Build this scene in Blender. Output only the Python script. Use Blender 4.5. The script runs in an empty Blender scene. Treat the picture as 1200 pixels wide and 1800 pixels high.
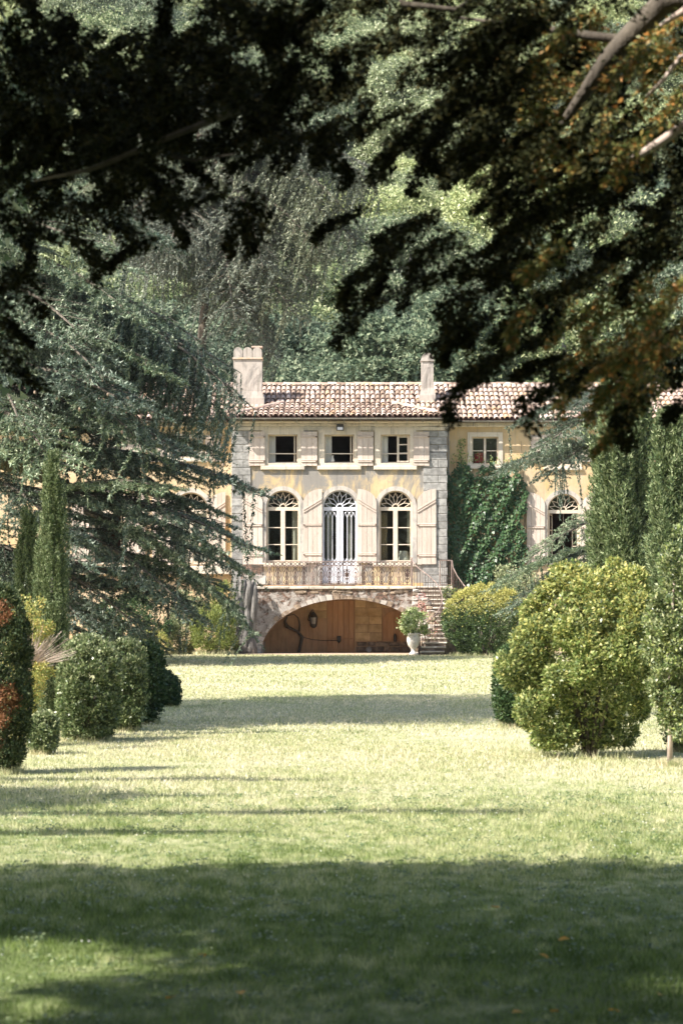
import bpy, math, random
import numpy as np
from mathutils import Vector, Matrix

# ------------------------------------------------------------------ camera, world, sun, exposure
SC = bpy.context.scene
COL = SC.collection
F_PX, HOR = 4250.0, 1082.0
cam_d = bpy.data.cameras.new('camera')
cam = bpy.data.objects.new('camera', cam_d); COL.objects.link(cam)
cam.location = (0, 0, 1.6); cam.rotation_euler = (math.radians(90), 0, 0)
cam_d.sensor_fit = 'VERTICAL'; cam_d.sensor_height = 36; cam_d.sensor_width = 24
cam_d.lens = 85; cam_d.shift_y = (HOR - 900) / 1800
cam_d.clip_end = 3000
cam_d.dof.use_dof = True; cam_d.dof.focus_distance = 90; cam_d.dof.aperture_fstop = 5.6
SC.camera = cam

SUN_EL, SUN_AZ = 45.0, 60.0          # azimuth measured from behind the camera towards the left
w = bpy.data.worlds.new('World'); SC.world = w; w.use_nodes = True
wn = w.node_tree.nodes; wl = w.node_tree.links
sky = wn.new('ShaderNodeTexSky'); sky.sky_type = 'NISHITA'; sky.sun_disc = False
sky.sun_elevation = math.radians(SUN_EL); sky.sun_rotation = math.radians(180 + SUN_AZ)
sky.air_density = 1.0; sky.dust_density = 2.2; sky.ozone_density = 0.3
wn['Background'].inputs['Strength'].default_value = 0.12
wl.new(sky.outputs[0], wn['Background'].inputs['Color'])
sd = bpy.data.lights.new('sun', 'SUN'); sd.energy = 5.0; sd.angle = math.radians(0.6); sd.color = (1.0, 0.94, 0.85)
sun = bpy.data.objects.new('sun', sd); COL.objects.link(sun)
to_sun = Vector((-math.sin(math.radians(SUN_AZ)) * math.cos(math.radians(SUN_EL)),
                 -math.cos(math.radians(SUN_AZ)) * math.cos(math.radians(SUN_EL)),
                 math.sin(math.radians(SUN_EL))))
sun.rotation_euler = to_sun.to_track_quat('Z', 'Y').to_euler(); sun.location = (-60, -30, 80)
SC.view_settings.view_transform = 'Standard'; SC.view_settings.look = 'None'
SC.view_settings.gamma = 1.0; SC.view_settings.use_curve_mapping = False
SC.view_settings.exposure = 1.22
SC.cycles.max_bounces = 7; SC.cycles.diffuse_bounces = 3; SC.cycles.glossy_bounces = 3
SC.cycles.transmission_bounces = 5; SC.cycles.transparent_max_bounces = 8
SC.cycles.use_denoising = True
SC.cycles.sample_clamp_indirect = 6

# ------------------------------------------------------------------ helpers
def W(px, py, D):
    return ((px - 600) * D / F_PX, D, 1.6 + (HOR - py) * D / F_PX)
def XX(px, D): return (px - 600) * D / F_PX
def ZZ(py, D): return 1.6 + (HOR - py) * D / F_PX
HD = 96.0
def HX(px): return XX(px, HD)
def HZ(py): return ZZ(py, HD)

ORG = {}
def org(p):
    return ORG.get(p.name, (0, 0, 0)) if p is not None else (0, 0, 0)

def thing(name, label, cat, loc=(0, 0, 0), group=None):
    o = bpy.data.objects.new(name, None); COL.objects.link(o)
    o.empty_display_size = .3
    o.location = loc; ORG[o.name] = tuple(loc)
    o['label'] = label; o['category'] = cat
    if group: o['group'] = group
    return o
def tag(o, label, cat, group=None):
    o['label'] = label; o['category'] = cat
    if group: o['group'] = group
    return o
def link(name, me, parent=None):
    o = bpy.data.objects.new(name, me); COL.objects.link(o)
    if parent is not None:
        o.parent = parent; ORG[o.name] = org(parent)
    else:
        ORG[o.name] = (0, 0, 0)
    return o
def setmats(me, mats):
    for m in (mats if isinstance(mats, (list, tuple)) else [mats]): me.materials.append(m)

def fast_mesh(name, V, k, mats, mi=None):
    V = np.ascontiguousarray(V, dtype=np.float32).reshape(-1, 3)
    n = len(V); nf = n // k
    me = bpy.data.meshes.new(name)
    me.vertices.add(n); me.vertices.foreach_set('co', V.ravel())
    me.loops.add(n); me.loops.foreach_set('vertex_index', np.arange(n, dtype=np.int32))
    me.polygons.add(nf); me.polygons.foreach_set('loop_start', np.arange(0, n, k, dtype=np.int32))
    if mi is not None: me.polygons.foreach_set('material_index', np.asarray(mi, dtype=np.int32))
    me.update(calc_edges=True)
    setmats(me, mats)
    return me

class MB:
    def __init__(s): s.v = []; s.f = []; s.m = []
    def add(s, V, Fc, mi=0):
        b = len(s.v); s.v.extend([tuple(p) for p in V])
        for f in Fc: s.f.append(tuple(b + i for i in f)); s.m.append(mi)
    def box(s, x0, x1, y0, y1, z0, z1, mi=0):
        V = [(x0,y0,z0),(x1,y0,z0),(x1,y1,z0),(x0,y1,z0),(x0,y0,z1),(x1,y0,z1),(x1,y1,z1),(x0,y1,z1)]
        s.add(V, [(0,3,2,1),(4,5,6,7),(0,1,5,4),(1,2,6,5),(2,3,7,6),(3,0,4,7)], mi); return s
    def chbox(s, x0, x1, y0, y1, z0, z1, b=.015, rng=None, j=0.0, mi=0):
        """box whose front (-y) face is chamfered, optionally uneven"""
        def jj(): return (rng.uniform(-j, j) if rng else 0)
        V = [(x0,y1,z0),(x1,y1,z0),(x1,y1,z1),(x0,y1,z1),
             (x0,y0+b,z0),(x1,y0+b,z0),(x1,y0+b,z1),(x0,y0+b,z1),
             (x0+b+jj(),y0+jj(),z0+b+jj()),(x1-b+jj(),y0+jj(),z0+b+jj()),(x1-b+jj(),y0+jj(),z1-b+jj()),(x0+b+jj(),y0+jj(),z1-b+jj())]
        s.add(V, [(0,3,2,1),(0,1,5,4),(1,2,6,5),(2,3,7,6),(3,0,4,7),(4,5,9,8),(5,6,10,9),(6,7,11,10),(7,4,8,11),(8,9,10,11)], mi); return s
    def tube(s, pts, r, seg=6, mi=0, cap=True):
        pts = [Vector(p) for p in pts]
        n = len(pts); rr = r if isinstance(r, (list, tuple)) else [r] * n
        b = len(s.v); prev = None
        for i, p in enumerate(pts):
            t = (pts[min(i+1, n-1)] - pts[max(i-1, 0)])
            if t.length < 1e-9: t = Vector((0,0,1))
            t.normalize()
            up = prev if prev is not None else (Vector((0,0,1)) if abs(t.z) < .9 else Vector((1,0,0)))
            a = t.cross(up)
            if a.length < 1e-6: a = t.cross(Vector((0,1,0.3)))
            a.normalize(); c = a.cross(t).normalized(); prev = c
            for k in range(seg):
                q = 2*math.pi*k/seg
                s.v.append(tuple(p + (a*math.cos(q) + c*math.sin(q))*rr[i]))
        for i in range(n-1):
            for k in range(seg):
                k2 = (k+1) % seg
                s.f.append((b+i*seg+k, b+i*seg+k2, b+(i+1)*seg+k2, b+(i+1)*seg+k)); s.m.append(mi)
        if cap:
            s.f.append(tuple(b+k for k in range(seg))[::-1]); s.m.append(mi)
            s.f.append(tuple(b+(n-1)*seg+k for k in range(seg))); s.m.append(mi)
        return s
    def bar(s, a, b2, r, mi=0, seg=4): return s.tube([a, b2], r, seg, mi)
    def lathe(s, prof, c, seg=20, mi=0):
        b = len(s.v)
        for (r, z) in prof:
            for k in range(seg):
                q = 2*math.pi*k/seg
                s.v.append((c[0]+r*math.cos(q), c[1]+r*math.sin(q), c[2]+z))
        for i in range(len(prof)-1):
            for k in range(seg):
                k2 = (k+1) % seg
                s.f.append((b+i*seg+k, b+i*seg+k2, b+(i+1)*seg+k2, b+(i+1)*seg+k)); s.m.append(mi)
        return s
    def mesh(s, name, mats, off=(0,0,0), smooth=False):
        me = bpy.data.meshes.new(name)
        me.from_pydata([(x-off[0], y-off[1], z-off[2]) for x, y, z in s.v], [], s.f)
        setmats(me, mats)
        me.polygons.foreach_set('material_index', s.m)
        if smooth: me.polygons.foreach_set('use_smooth', [True]*len(s.f))
        me.update(); return me
    def build(s, name, mats, parent=None, smooth=False):
        return link(name, s.mesh(name, mats, org(parent), smooth), parent)

def plate(name, outer, holes, y0, y1, mats, parent=None, bevel=0.0):
    """an upright slab in the XZ plane between y0 and y1, with holes"""
    cu = bpy.data.curves.new('tmp', 'CURVE'); cu.dimensions = '2D'; cu.fill_mode = 'BOTH'
    cu.extrude = (y1 - y0) / 2
    for loop in [outer] + list(holes):
        sp = cu.splines.new('POLY'); sp.points.add(len(loop) - 1)
        for i, (x, z) in enumerate(loop): sp.points[i].co = (x, z, 0, 1)
        sp.use_cyclic_u = True
    ob = bpy.data.objects.new('tmp', cu); COL.objects.link(ob)
    dg = bpy.context.evaluated_depsgraph_get()
    me = bpy.data.meshes.new_from_object(ob.evaluated_get(dg))
    bpy.data.objects.remove(ob); bpy.data.curves.remove(cu)
    me.name = name
    n = len(me.vertices); co = np.empty(n*3, np.float32); me.vertices.foreach_get('co', co); co = co.reshape(-1, 3)
    o = org(parent); yc = (y0 + y1) / 2
    V = np.stack([co[:, 0]-o[0], yc - co[:, 2]-o[1], co[:, 1]-o[2]], 1)
    me.vertices.foreach_set('co', V.ravel().astype(np.float32))
    me.materials.clear(); setmats(me, mats); me.update()
    return link(name, me, parent)

def rect(x0, x1, z0, z1): return [(x0, z0), (x1, z0), (x1, z1), (x0, z1)]
def arch(x0, x1, z0, zs, n=14, zt=None):
    """outline with a half-round head; zs springing line, zt top (elliptic if given)"""
    c = (x0+x1)/2; r = (x1-x0)/2; rz = r if zt is None else zt - zs
    return [(x0, z0), (x1, z0)] + [(c + r*math.cos(math.pi*i/n), zs + rz*math.sin(math.pi*i/n)) for i in range(n+1)]

# ------------------------------------------------------------------ materials
class NT:
    def __init__(s, name):
        s.mat = bpy.data.materials.new(name); s.mat.use_nodes = True
        s.t = s.mat.node_tree; s.n = s.t.nodes; s.l = s.t.links
        s.p = s.n['Principled BSDF']
        s.out = s.n['Material Output']
        s.co = s.n.new('ShaderNodeTexCoord').outputs['Object']
    def new(s, t, **kw):
        n = s.n.new(t)
        for k, v in kw.items(): setattr(n, k, v)
        return n
    def noise(s, scale, detail=5, rough=.6, vec=None, stretch=None, dist=0.0):
        n = s.new('ShaderNodeTexNoise'); n.inputs['Scale'].default_value = scale
        n.inputs['Detail'].default_value = detail; n.inputs['Roughness'].default_value = rough
        n.inputs['Distortion'].default_value = dist
        v = vec or s.co
        if stretch:
            mp = s.new('ShaderNodeMapping'); mp.inputs['Scale'].default_value = stretch
            s.l.new(v, mp.inputs['Vector']); v = mp.outputs[0]
        s.l.new(v, n.inputs['Vector']); return n.outputs[0]
    def ramp(s, fac, stops, interp='LINEAR'):
        r = s.new('ShaderNodeValToRGB'); cr = r.color_ramp; cr.interpolation = interp
        while len(cr.elements) < len(stops): cr.elements.new(0.5)
        for e, (p, c) in zip(cr.elements, stops):
            e.position = p; e.color = (c[0], c[1], c[2], 1) if not isinstance(c, (int, float)) else (c, c, c, 1)
        s.l.new(fac, r.inputs[0]); return r.outputs[0]
    def mix(s, fac, a, b, blend='MIX'):
        m = s.new('ShaderNodeMix', data_type='RGBA', blend_type=blend)
        for i, v in ((0, fac), (6, a), (7, b)):
            if isinstance(v, (int, float)): m.inputs[i].default_value = v
            elif isinstance(v, tuple): m.inputs[i].default_value = (v[0], v[1], v[2], 1)
            else: s.l.new(v, m.inputs[i])
        return m.outputs[2]
    def math(s, op, a, b=0.0, clamp=False):
        m = s.new('ShaderNodeMath', operation=op); m.use_clamp = clamp
        for i, v in ((0, a), (1, b)):
            if isinstance(v, (int, float)): m.inputs[i].default_value = v
            else: s.l.new(v, m.inputs[i])
        return m.outputs[0]
    def sep(s, vec=None):
        n = s.new('ShaderNodeSeparateXYZ'); s.l.new(vec or s.co, n.inputs[0]); return n.outputs
    def base(s, c):
        if isinstance(c, tuple): s.p.inputs['Base Color'].default_value = (c[0], c[1], c[2], 1)
        else: s.l.new(c, s.p.inputs['Base Color'])
    def rough(s, r): s.p.inputs['Roughness'].default_value = r
    def bump(s, h, strength=.4, dist=.02):
        b = s.new('ShaderNodeBump'); b.inputs['Strength'].default_value = strength; b.inputs['Distance'].default_value = dist
        s.l.new(h, b.inputs['Height']); s.l.new(b.outputs[0], s.p.inputs['Normal'])
    def island(s):
        g = s.new('ShaderNodeNewGeometry'); return g.outputs['Random Per Island']
    def objrand(s):
        g = s.new('ShaderNodeObjectInfo'); return g.outputs['Random']

def simple(name, c1, c2, scale=4, rough=.8, bump=.3, bscale=30, bdist=.01, stretch=None, rnd=0.0, lo=.35, hi=.65, metal=0):
    m = NT(name)
    c = m.ramp(m.noise(scale, stretch=stretch), [(lo, c1), (hi, c2)])
    if rnd:
        r = m.math('ADD', m.objrand(), m.island()); r = m.math('FRACT', r)
        r = m.ramp(r, [(0, 1 - rnd), (1, 1 + rnd*.6)])
        c = m.mix(1.0, c, r, 'MULTIPLY')
    m.base(c); m.rough(rough); m.p.inputs['Metallic'].default_value = metal
    if bump: m.bump(m.noise(bscale, 4, stretch=stretch), bump, bdist)
    return m.mat

def leaf(name, cols, clump=1.2, trans=.25, rough=.5, objvar=0.0, ccols=None, spec=.4):
    """leaf colours picked leaf by leaf, drifting clump by clump"""
    m = NT(name)
    n = len(cols)
    c = m.ramp(m.island(), [(i/(n-1) if n > 1 else 0, k) for i, k in enumerate(cols)])
    if ccols:
        f = m.ramp(m.noise(clump, 2), [(.42, 0.0), (.6, 1.0)])
        c2 = m.ramp(m.island(), [(i/(len(ccols)-1), k) for i, k in enumerate(ccols)])
        c = m.mix(f, c, c2)
    if objvar:
        v = m.ramp(m.objrand(), [(0, (1-objvar, 1-objvar*.9, 1-objvar*.7)), (.5, (1, 1, 1)), (1, (1+objvar*1.3, 1+objvar*1.2, 1+objvar*.5))])
        c = m.mix(1.0, c, v, 'MULTIPLY')
    m.base(c); m.rough(rough); m.p.inputs['Specular IOR Level'].default_value = spec
    t = m.new('ShaderNodeBsdfTranslucent'); m.l.new(c, t.inputs[0])
    x = m.new('ShaderNodeMixShader'); x.inputs[0].default_value = trans
    m.l.new(m.p.outputs[0], x.inputs[1]); m.l.new(t.outputs[0], x.inputs[2]); m.l.new(x.outputs[0], m.out.inputs[0])
    return m.mat

def stucco(name, ca, cb, stain, zlo=None, zhi=None, amount=.5):
    """old lime render: two tones, grey weathering, streaks"""
    m = NT(name)
    c = m.ramp(m.noise(.8, 6, .65), [(.35, ca), (.65, cb)])
    xyz = m.sep()
    st = m.noise(1.1, 7, .72, stretch=(1, 1, .45), dist=.6)
    if zlo is not None:
        # weathering lies thickest in a band between the storeys
        z = m.math('SUBTRACT', xyz[2], (zlo+zhi)/2); z = m.math('ABSOLUTE', z)
        band = m.math('SUBTRACT', 1.0, m.math('DIVIDE', z, (zhi-zlo)/2), True)
        st = m.math('ADD', st, m.math('MULTIPLY', band, .11))
        st = m.math('ADD', st, m.math('MULTIPLY', m.math('SUBTRACT', 4.3, xyz[2], True), .10))
    f = m.ramp(st, [(.50, 0.0), (.62, amount)])
    c = m.mix(f, c, stain)
    sp = m.ramp(m.noise(9, 6, .75), [(.58, 0.0), (.72, .45)])
    c = m.mix(sp, c, (stain[0]*.55, stain[1]*.55, stain[2]*.5))
    drip = m.ramp(m.noise(5, 4, .7, stretch=(1.6, 1.6, .12)), [(.52, 0.0), (.68, .5)])
    c = m.mix(drip, c, (stain[0]*.6, stain[1]*.58, stain[2]*.5))
    m.base(c); m.rough(.92); m.bump(m.noise(25, 6, .7), .35, .02)
    return m.mat

M = {}
M['stucco'] = stucco('cream_render', (.52, .37, .18), (.56, .44, .27), (.21, .205, .20), 5.9, 8.2, .9)
M['ochre'] = stucco('ochre_render', (.52, .35, .17), (.57, .44, .27), (.50, .44, .37), 3.5, 8.5, .35)
M['trim'] = stucco('cream_trim', (.58, .50, .39), (.62, .55, .45), (.34, .32, .29), amount=.6)
M['archstone'] = stucco('grey_arch_stone', (.46, .41, .36), (.52, .47, .42), (.24, .235, .23), amount=.85)
M['quoin'] = simple('grey_quoin_stone', (.19, .185, .175), (.36, .35, .33), 7, .9, .6, 40, .02, rnd=.22)
M['ashlar'] = simple('tan_ashlar', (.40, .27, .13), (.60, .43, .24), 3, .9, .5, 30, .015, rnd=.22)
M['rubble'] = simple('brown_rubble', (.15, .11, .08), (.38, .29, .21), 6, .95, .7, 25, .03, rnd=.35)
M['basement'] = stucco('orange_basement_render', (.38, .22, .12), (.46, .31, .18), (.24, .16, .10), amount=.6)
M['shutter'] = simple('pinkish_shutter_paint', (.55, .44, .38), (.61, .51, .45), 2.5, .7, .25, 40, .006, stretch=(3, 3, .5), rnd=.06)
m = NT('peeling_shutter_paint')
c = m.ramp(m.noise(2.5, stretch=(3, 3, .5)), [(.35, (.53, .435, .365)), (.65, (.61, .52, .45))])
c = m.mix(1.0, c, m.ramp(m.objrand(), [(0, .84), (1, 1.05)]), 'MULTIPLY')
c = m.mix(m.ramp(m.noise(11, 7, .75, stretch=(2, 2, .5)), [(.57, 0.0), (.64, .75)]), c, (.34, .27, .22))
c = m.mix(m.ramp(m.noise(6, 4, .7, stretch=(3, 3, .1)), [(.55, 0.0), (.7, .4)]), c, (.36, .27, .21))
m.base(c); m.rough(.75); m.bump(m.noise(40, 4), .25, .006); M['shutter'] = m.mat
M['joinery'] = simple('cream_joinery', (.60, .49, .38), (.66, .57, .46), 5, .5, .1, 40, .004)
M['bluewhite'] = simple('cool_white_paint', (.60, .61, .68), (.70, .70, .74), 5, .45, .1, 40, .004)
M['wooddoor'] = simple('orange_wood', (.40, .21, .10), (.50, .29, .15), 3, .75, .35, 20, .01, stretch=(6, 6, .6), rnd=.12)
M['gutter'] = simple('grey_zinc', (.22, .21, .20), (.35, .33, .30), 5, .5, .1, 30, .005, metal=.5)
M['iron'] = simple('rusty_iron', (.035, .022, .018), (.12, .07, .055), 8, .8, .3, 60, .004)
M['railpaint'] = simple('faded_rail_paint', (.12, .085, .07), (.30, .22, .19), 8, .7, .3, 60, .004)
M['darkiron'] = simple('dark_iron', (.025, .022, .02), (.07, .06, .05), 8, .6, .2, 60, .004)
M['interior'] = simple('brown_interior', (.14, .07, .045), (.22, .12, .08), 1, .9, 0)
M['warmroom'] = simple('ochre_room', (.30, .17, .08), (.40, .25, .12), 1, .9, 0)
M['curtain'] = simple('white_curtain', (.66, .62, .55), (.80, .77, .70), 3, .9, .5, 8, .04, stretch=(6, 6, .2))
M['red'] = simple('red_shade', (.55, .01, .03), (.7, .02, .05), 3, .8, 0)
M['chimney'] = stucco('lichened_chimney_render', (.34, .30, .26), (.47, .42, .38), (.15, .14, .13), amount=.85)
M['bark'] = simple('brown_bark', (.055, .045, .035), (.13, .11, .085), 6, .95, .8, 18, .04, stretch=(1, 1, .3))
M['greybark'] = simple('grey_bark', (.07, .065, .06), (.24, .225, .21), 4, .95, .9, 12, .06, stretch=(2, 2, .25))
M['mossbark'] = simple('mossy_bark', (.13, .12, .05), (.24, .20, .11), 4, .95, .8, 14, .05)
M['deadtwig'] = simple('dead_twig', (.42, .33, .28), (.55, .46, .40), 4, .9, .2, 20, .01)
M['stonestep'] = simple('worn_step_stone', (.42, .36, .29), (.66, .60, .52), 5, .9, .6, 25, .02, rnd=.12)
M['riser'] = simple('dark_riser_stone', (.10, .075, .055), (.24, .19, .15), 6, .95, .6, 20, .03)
M['urn'] = simple('pale_urn_stone', (.55, .48, .42), (.75, .69, .62), 9, .85, .5, 30, .01)
M['soil'] = simple('dark_soil', (.035, .028, .018), (.08, .065, .04), 1, 1, .5, 4, .1)

m = NT('terrace_render')                                      # patchy plaster with red and brown loss
c = m.ramp(m.noise(1.6, 7, .7), [(.35, (.20, .175, .155)), (.5, (.38, .34, .305)), (.62, (.50, .455, .415))])
xyz = m.sep()
up = m.math('MULTIPLY', m.math('SUBTRACT', xyz[2], 1.7, True), .16)
f = m.ramp(m.math('ADD', m.noise(2.6, 8, .75, dist=.8), up), [(.53, 0.0), (.60, 1.0)])
c = m.mix(f, c, m.ramp(m.noise(7, 4), [(.4, (.06, .05, .038)), (.6, (.21, .125, .09))]))
c = m.mix(m.ramp(m.noise(12, 5, .7), [(.55, 0.0), (.7, .6)]), c, (.13, .12, .10))
m.base(c); m.rough(.95); m.bump(m.noise(9, 8, .75), .9, .06); M['terrace'] = m.mat

m = NT('terracotta_tile')
r = m.math('FRACT', m.math('ADD', m.objrand(), m.island()))
c = m.ramp(r, [(0, (.20, .14, .10)), (.25, (.36, .26, .21)), (.5, (.47, .36, .30)), (.75, (.57, .46, .40)), (1, (.44, .29, .18))])
f = m.ramp(m.noise(3.5, 6, .7), [(.48, 0.0), (.7, .6)])
c = m.mix(f, c, (.24, .19, .16))
f = m.ramp(m.noise(1.3, 5, .7), [(.56, 0.0), (.68, .55)])
c = m.mix(f, c, (.55, .33, .12))
m.base(c); m.rough(.9); m.bump(m.noise(40, 4), .4, .01); M['tile'] = m.mat
M['pan'] = simple('dark_pan_tile', (.16, .09, .065), (.34, .22, .17), 5, .95, .5, 20, .02)  # pan tiles under the cover tiles, in a darker brown

m = NT('window_glass')
g = m.new('ShaderNodeBsdfGlossy'); g.inputs['Roughness'].default_value = .02
wv = m.noise(1.2, 2); b = m.new('ShaderNodeBump'); b.inputs['Strength'].default_value = .15; b.inputs['Distance'].default_value = .05
m.l.new(wv, b.inputs['Height']); m.l.new(b.outputs[0], g.inputs['Normal'])
t = m.new('ShaderNodeBsdfTransparent'); t.inputs[0].default_value = (.85, .88, .86, 1)
x = m.new('ShaderNodeMixShader'); x.inputs[0].default_value = .13
m.l.new(t.outputs[0], x.inputs[1]); m.l.new(g.outputs[0], x.inputs[2]); m.l.new(x.outputs[0], m.out.inputs[0])
M['glass'] = m.mat

# vegetation
M['wood_far'] = leaf('far_leaves', [(.075, .115, .055), (.15, .20, .10), (.26, .305, .17), (.48, .50, .35)], .35, .38, .65, .3,
                     [(.05, .09, .055), (.14, .19, .11), (.24, .285, .18), (.42, .45, .32)], .2)
M['wood_dark'] = leaf('shaded_far_leaves', [(.055, .09, .06), (.09, .135, .09), (.15, .195, .13), (.28, .32, .22)], .35, .32, .65, .2, None, .2)  # darker leaf copy: shade behind the house is put into the colour
M['wood_pale'] = leaf('pale_leaves', [(.15, .20, .10), (.24, .29, .145), (.35, .395, .21), (.52, .54, .36)], .4, .35, .5, .3)
M['cedar'] = leaf('blue_cedar_needles', [(.05, .085, .055), (.10, .15, .10), (.19, .24, .175), (.40, .44, .34)], .7, .2, .55, .3)
M['greycedar'] = leaf('grey_cedar_needles', [(.08, .10, .07), (.13, .155, .11), (.20, .225, .17), (.33, .34, .27)], .7, .15, .6, .25)
M['cypress'] = leaf('cypress_green', [(.045, .08, .03), (.095, .14, .055), (.17, .215, .095), (.32, .36, .20)], 1.5, .15, .6, 0)
M['laurel'] = leaf('laurel_green', [(.045, .08, .03), (.08, .125, .045), (.15, .20, .08), (.32, .37, .19)], 2.5, .28, .32, 0,
                   [(.06, .10, .035), (.11, .16, .06), (.20, .26, .11), (.38, .42, .22)], .6)
M['darklaurel'] = leaf('dark_laurel', [(.025, .055, .022), (.04, .08, .03), (.07, .12, .045), (.12, .17, .07)], 2.5, .2, .4, .1)
M['gold'] = leaf('golden_evergreen', [(.08, .13, .035), (.18, .25, .07), (.33, .39, .12), (.55, .56, .24)], 2.2, .35, .36, 0,
                 [(.06, .10, .035), (.13, .18, .06), (.24, .29, .10), (.42, .44, .18)])
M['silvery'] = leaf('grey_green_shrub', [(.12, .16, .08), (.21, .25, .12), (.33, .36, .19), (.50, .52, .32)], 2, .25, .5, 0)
M['thuja'] = leaf('thuja_green', [(.025, .05, .018), (.045, .075, .028), (.08, .11, .04), (.13, .15, .06)], 3, .12, .6, 0)
M['limethuja'] = leaf('lime_thuja', [(.10, .14, .03), (.17, .22, .05), (.26, .30, .08), (.34, .36, .12)], 3, .25, .6, 0)
M['brownthuja'] = leaf('browned_thuja', [(.20, .09, .04), (.32, .15, .07), (.42, .22, .12)], 3, .2, .7, 0)
M['yellowleaf'] = leaf('yellow_leaves', [(.16, .22, .06), (.30, .34, .10), (.46, .44, .14), (.52, .36, .12)], 3, .35, .5, 0)
M['ivy'] = leaf('creeper_green', [(.02, .055, .018), (.035, .08, .028), (.055, .11, .04), (.11, .17, .07)], 1.5, .2, .4, 0)
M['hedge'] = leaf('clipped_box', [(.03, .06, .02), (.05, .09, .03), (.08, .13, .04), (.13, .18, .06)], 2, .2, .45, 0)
M['hedgetop'] = leaf('fresh_sunlit_tips', [(.26, .29, .08), (.42, .42, .12), (.58, .53, .16), (.66, .62, .28)], 2, .35, .5, 0)  # yellow tips whose colour also stands in for sun on bush tops
M['geranium'] = leaf('pale_pot_leaves', [(.16, .24, .07), (.28, .36, .13), (.42, .48, .22), (.58, .60, .38)], 6, .35, .5, 0)
M['pink'] = leaf('pink_flowers', [(.55, .10, .12), (.70, .28, .26), (.65, .35, .30)], 6, .3, .6, 0)
M['canopy'] = leaf('shaded_bough', [(.008, .011, .003), (.015, .018, .005), (.024, .028, .008), (.050, .042, .012)], 3, .04, .7, 0, None, .12)  # near-black leaves: the crown's shade is put into their colour
M['warmbough'] = leaf('sunlit_warm_bough', [(.06, .08, .020), (.11, .14, .035), (.20, .20, .055), (.42, .20, .05)], 3, .25, .55, 0,
                      [(.08, .10, .03), (.15, .17, .05), (.25, .20, .06), (.52, .22, .06)])  # brighter orange-green copy: sunlight on the right boughs is in the colour
M['fallen'] = leaf('fallen_yellow', [(.55, .38, .06), (.60, .30, .08)], 3, .2, .7, 0)
M['daisy'] = leaf('daisy_white', [(.75, .75, .70), (.7, .7, .72)], 3, .3, .7, 0)

# lawn: straw and green drifting, drier towards the house, near shade darkened into it
def lawn_color(m, dark=1.0):
    xyz = m.sep()
    dry = m.math('DIVIDE', m.math('SUBTRACT', xyz[1], 11.0), 14.0, True)  # dryness; its low near end also paints the shade there
    n1 = m.noise(.35, 4, .6, stretch=(1, .5, 1)); n2 = m.noise(2.2, 4, .6); n3 = m.noise(7, 3, .6, stretch=(1, .6, 1))
    f = m.math('ADD', m.math('MULTIPLY', dry, .30), m.math('MULTIPLY', m.math('ADD', m.math('ADD', n1, n2), m.math('MULTIPLY', m.math('SUBTRACT', n3, .5), 1.3)), .48))
    c = m.ramp(f, [(.34, (.085*dark, .14*dark, .025*dark)), (.50, (.18*dark, .25*dark, .065*dark)), (.64, (.42*dark, .45*dark, .22*dark)), (.90, (.67*dark, .62*dark, .43*dark))])
    return c
m = NT('lawn_soil'); c = lawn_color(m, .8)
c = m.mix(m.ramp(m.noise(22, 5, .7), [(.4, .45), (.65, 0.0)]), c, (.12, .12, .05))
m.base(c); m.rough(1); m.bump(m.noise(30, 5, .7), .7, .03); M['lawn'] = m.mat
m = NT('grass_blades'); c = lawn_color(m, 1.0)
v = m.ramp(m.island(), [(0, (.55, .62, .5)), (.55, (1, 1, 1)), (1, (1.5, 1.4, 1.45))])
c = m.mix(1.0, c, v, 'MULTIPLY'); m.base(c); m.rough(.6)
t = m.new('ShaderNodeBsdfTranslucent'); m.l.new(c, t.inputs[0])
x = m.new('ShaderNodeMixShader'); x.inputs[0].default_value = .4
m.l.new(m.p.outputs[0], x.inputs[1]); m.l.new(t.outputs[0], x.inputs[2]); m.l.new(x.outputs[0], m.out.inputs[0])
M['grass'] = m.mat
M['hill'] = simple('undergrowth', (.05, .07, .03), (.10, .13, .06), .5, 1, .6, 3, .3)
M['gravel'] = simple('pale_gravel', (.30, .22, .15), (.46, .36, .27), 3, 1, .6, 40, .02)

# ------------------------------------------------------------------ vector foliage tools
def unit(a): return a / np.maximum(np.linalg.norm(a, axis=-1, keepdims=True), 1e-9)
def diamonds(C, D, N, L, Wd, curl=.12):
    """leaf quads: base C, direction D, rough normal N"""
    D = unit(D); S = unit(np.cross(D, N)); Nn = np.cross(S, D)
    L = np.asarray(L).reshape(-1, 1) * np.ones((len(C), 1)); Wd = np.asarray(Wd).reshape(-1, 1) * np.ones((len(C), 1))
    mid = C + D*L*.45 + Nn*L*curl
    return np.stack([C, mid + S*Wd*.5, C + D*L, mid - S*Wd*.5], 1)
def tris(C, D, N, L, Wd):
    D = unit(D); S = unit(np.cross(D, N))
    L = np.asarray(L).reshape(-1, 1) * np.ones((len(C), 1)); Wd = np.asarray(Wd).reshape(-1, 1) * np.ones((len(C), 1))
    return np.stack([C - S*Wd*.5, C + S*Wd*.5, C + D*L], 1)
def sph(r, n): return unit(r.normal(size=(n, 3)))

def lumpy(r, d, k, amp, kap):
    c = sph(r, k); a = r.uniform(-.5, 1, k) * amp
    out = np.ones(len(d))
    for i in range(k): out += a[i]*np.exp(kap*(d @ c[i] - 1))
    return out

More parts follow.
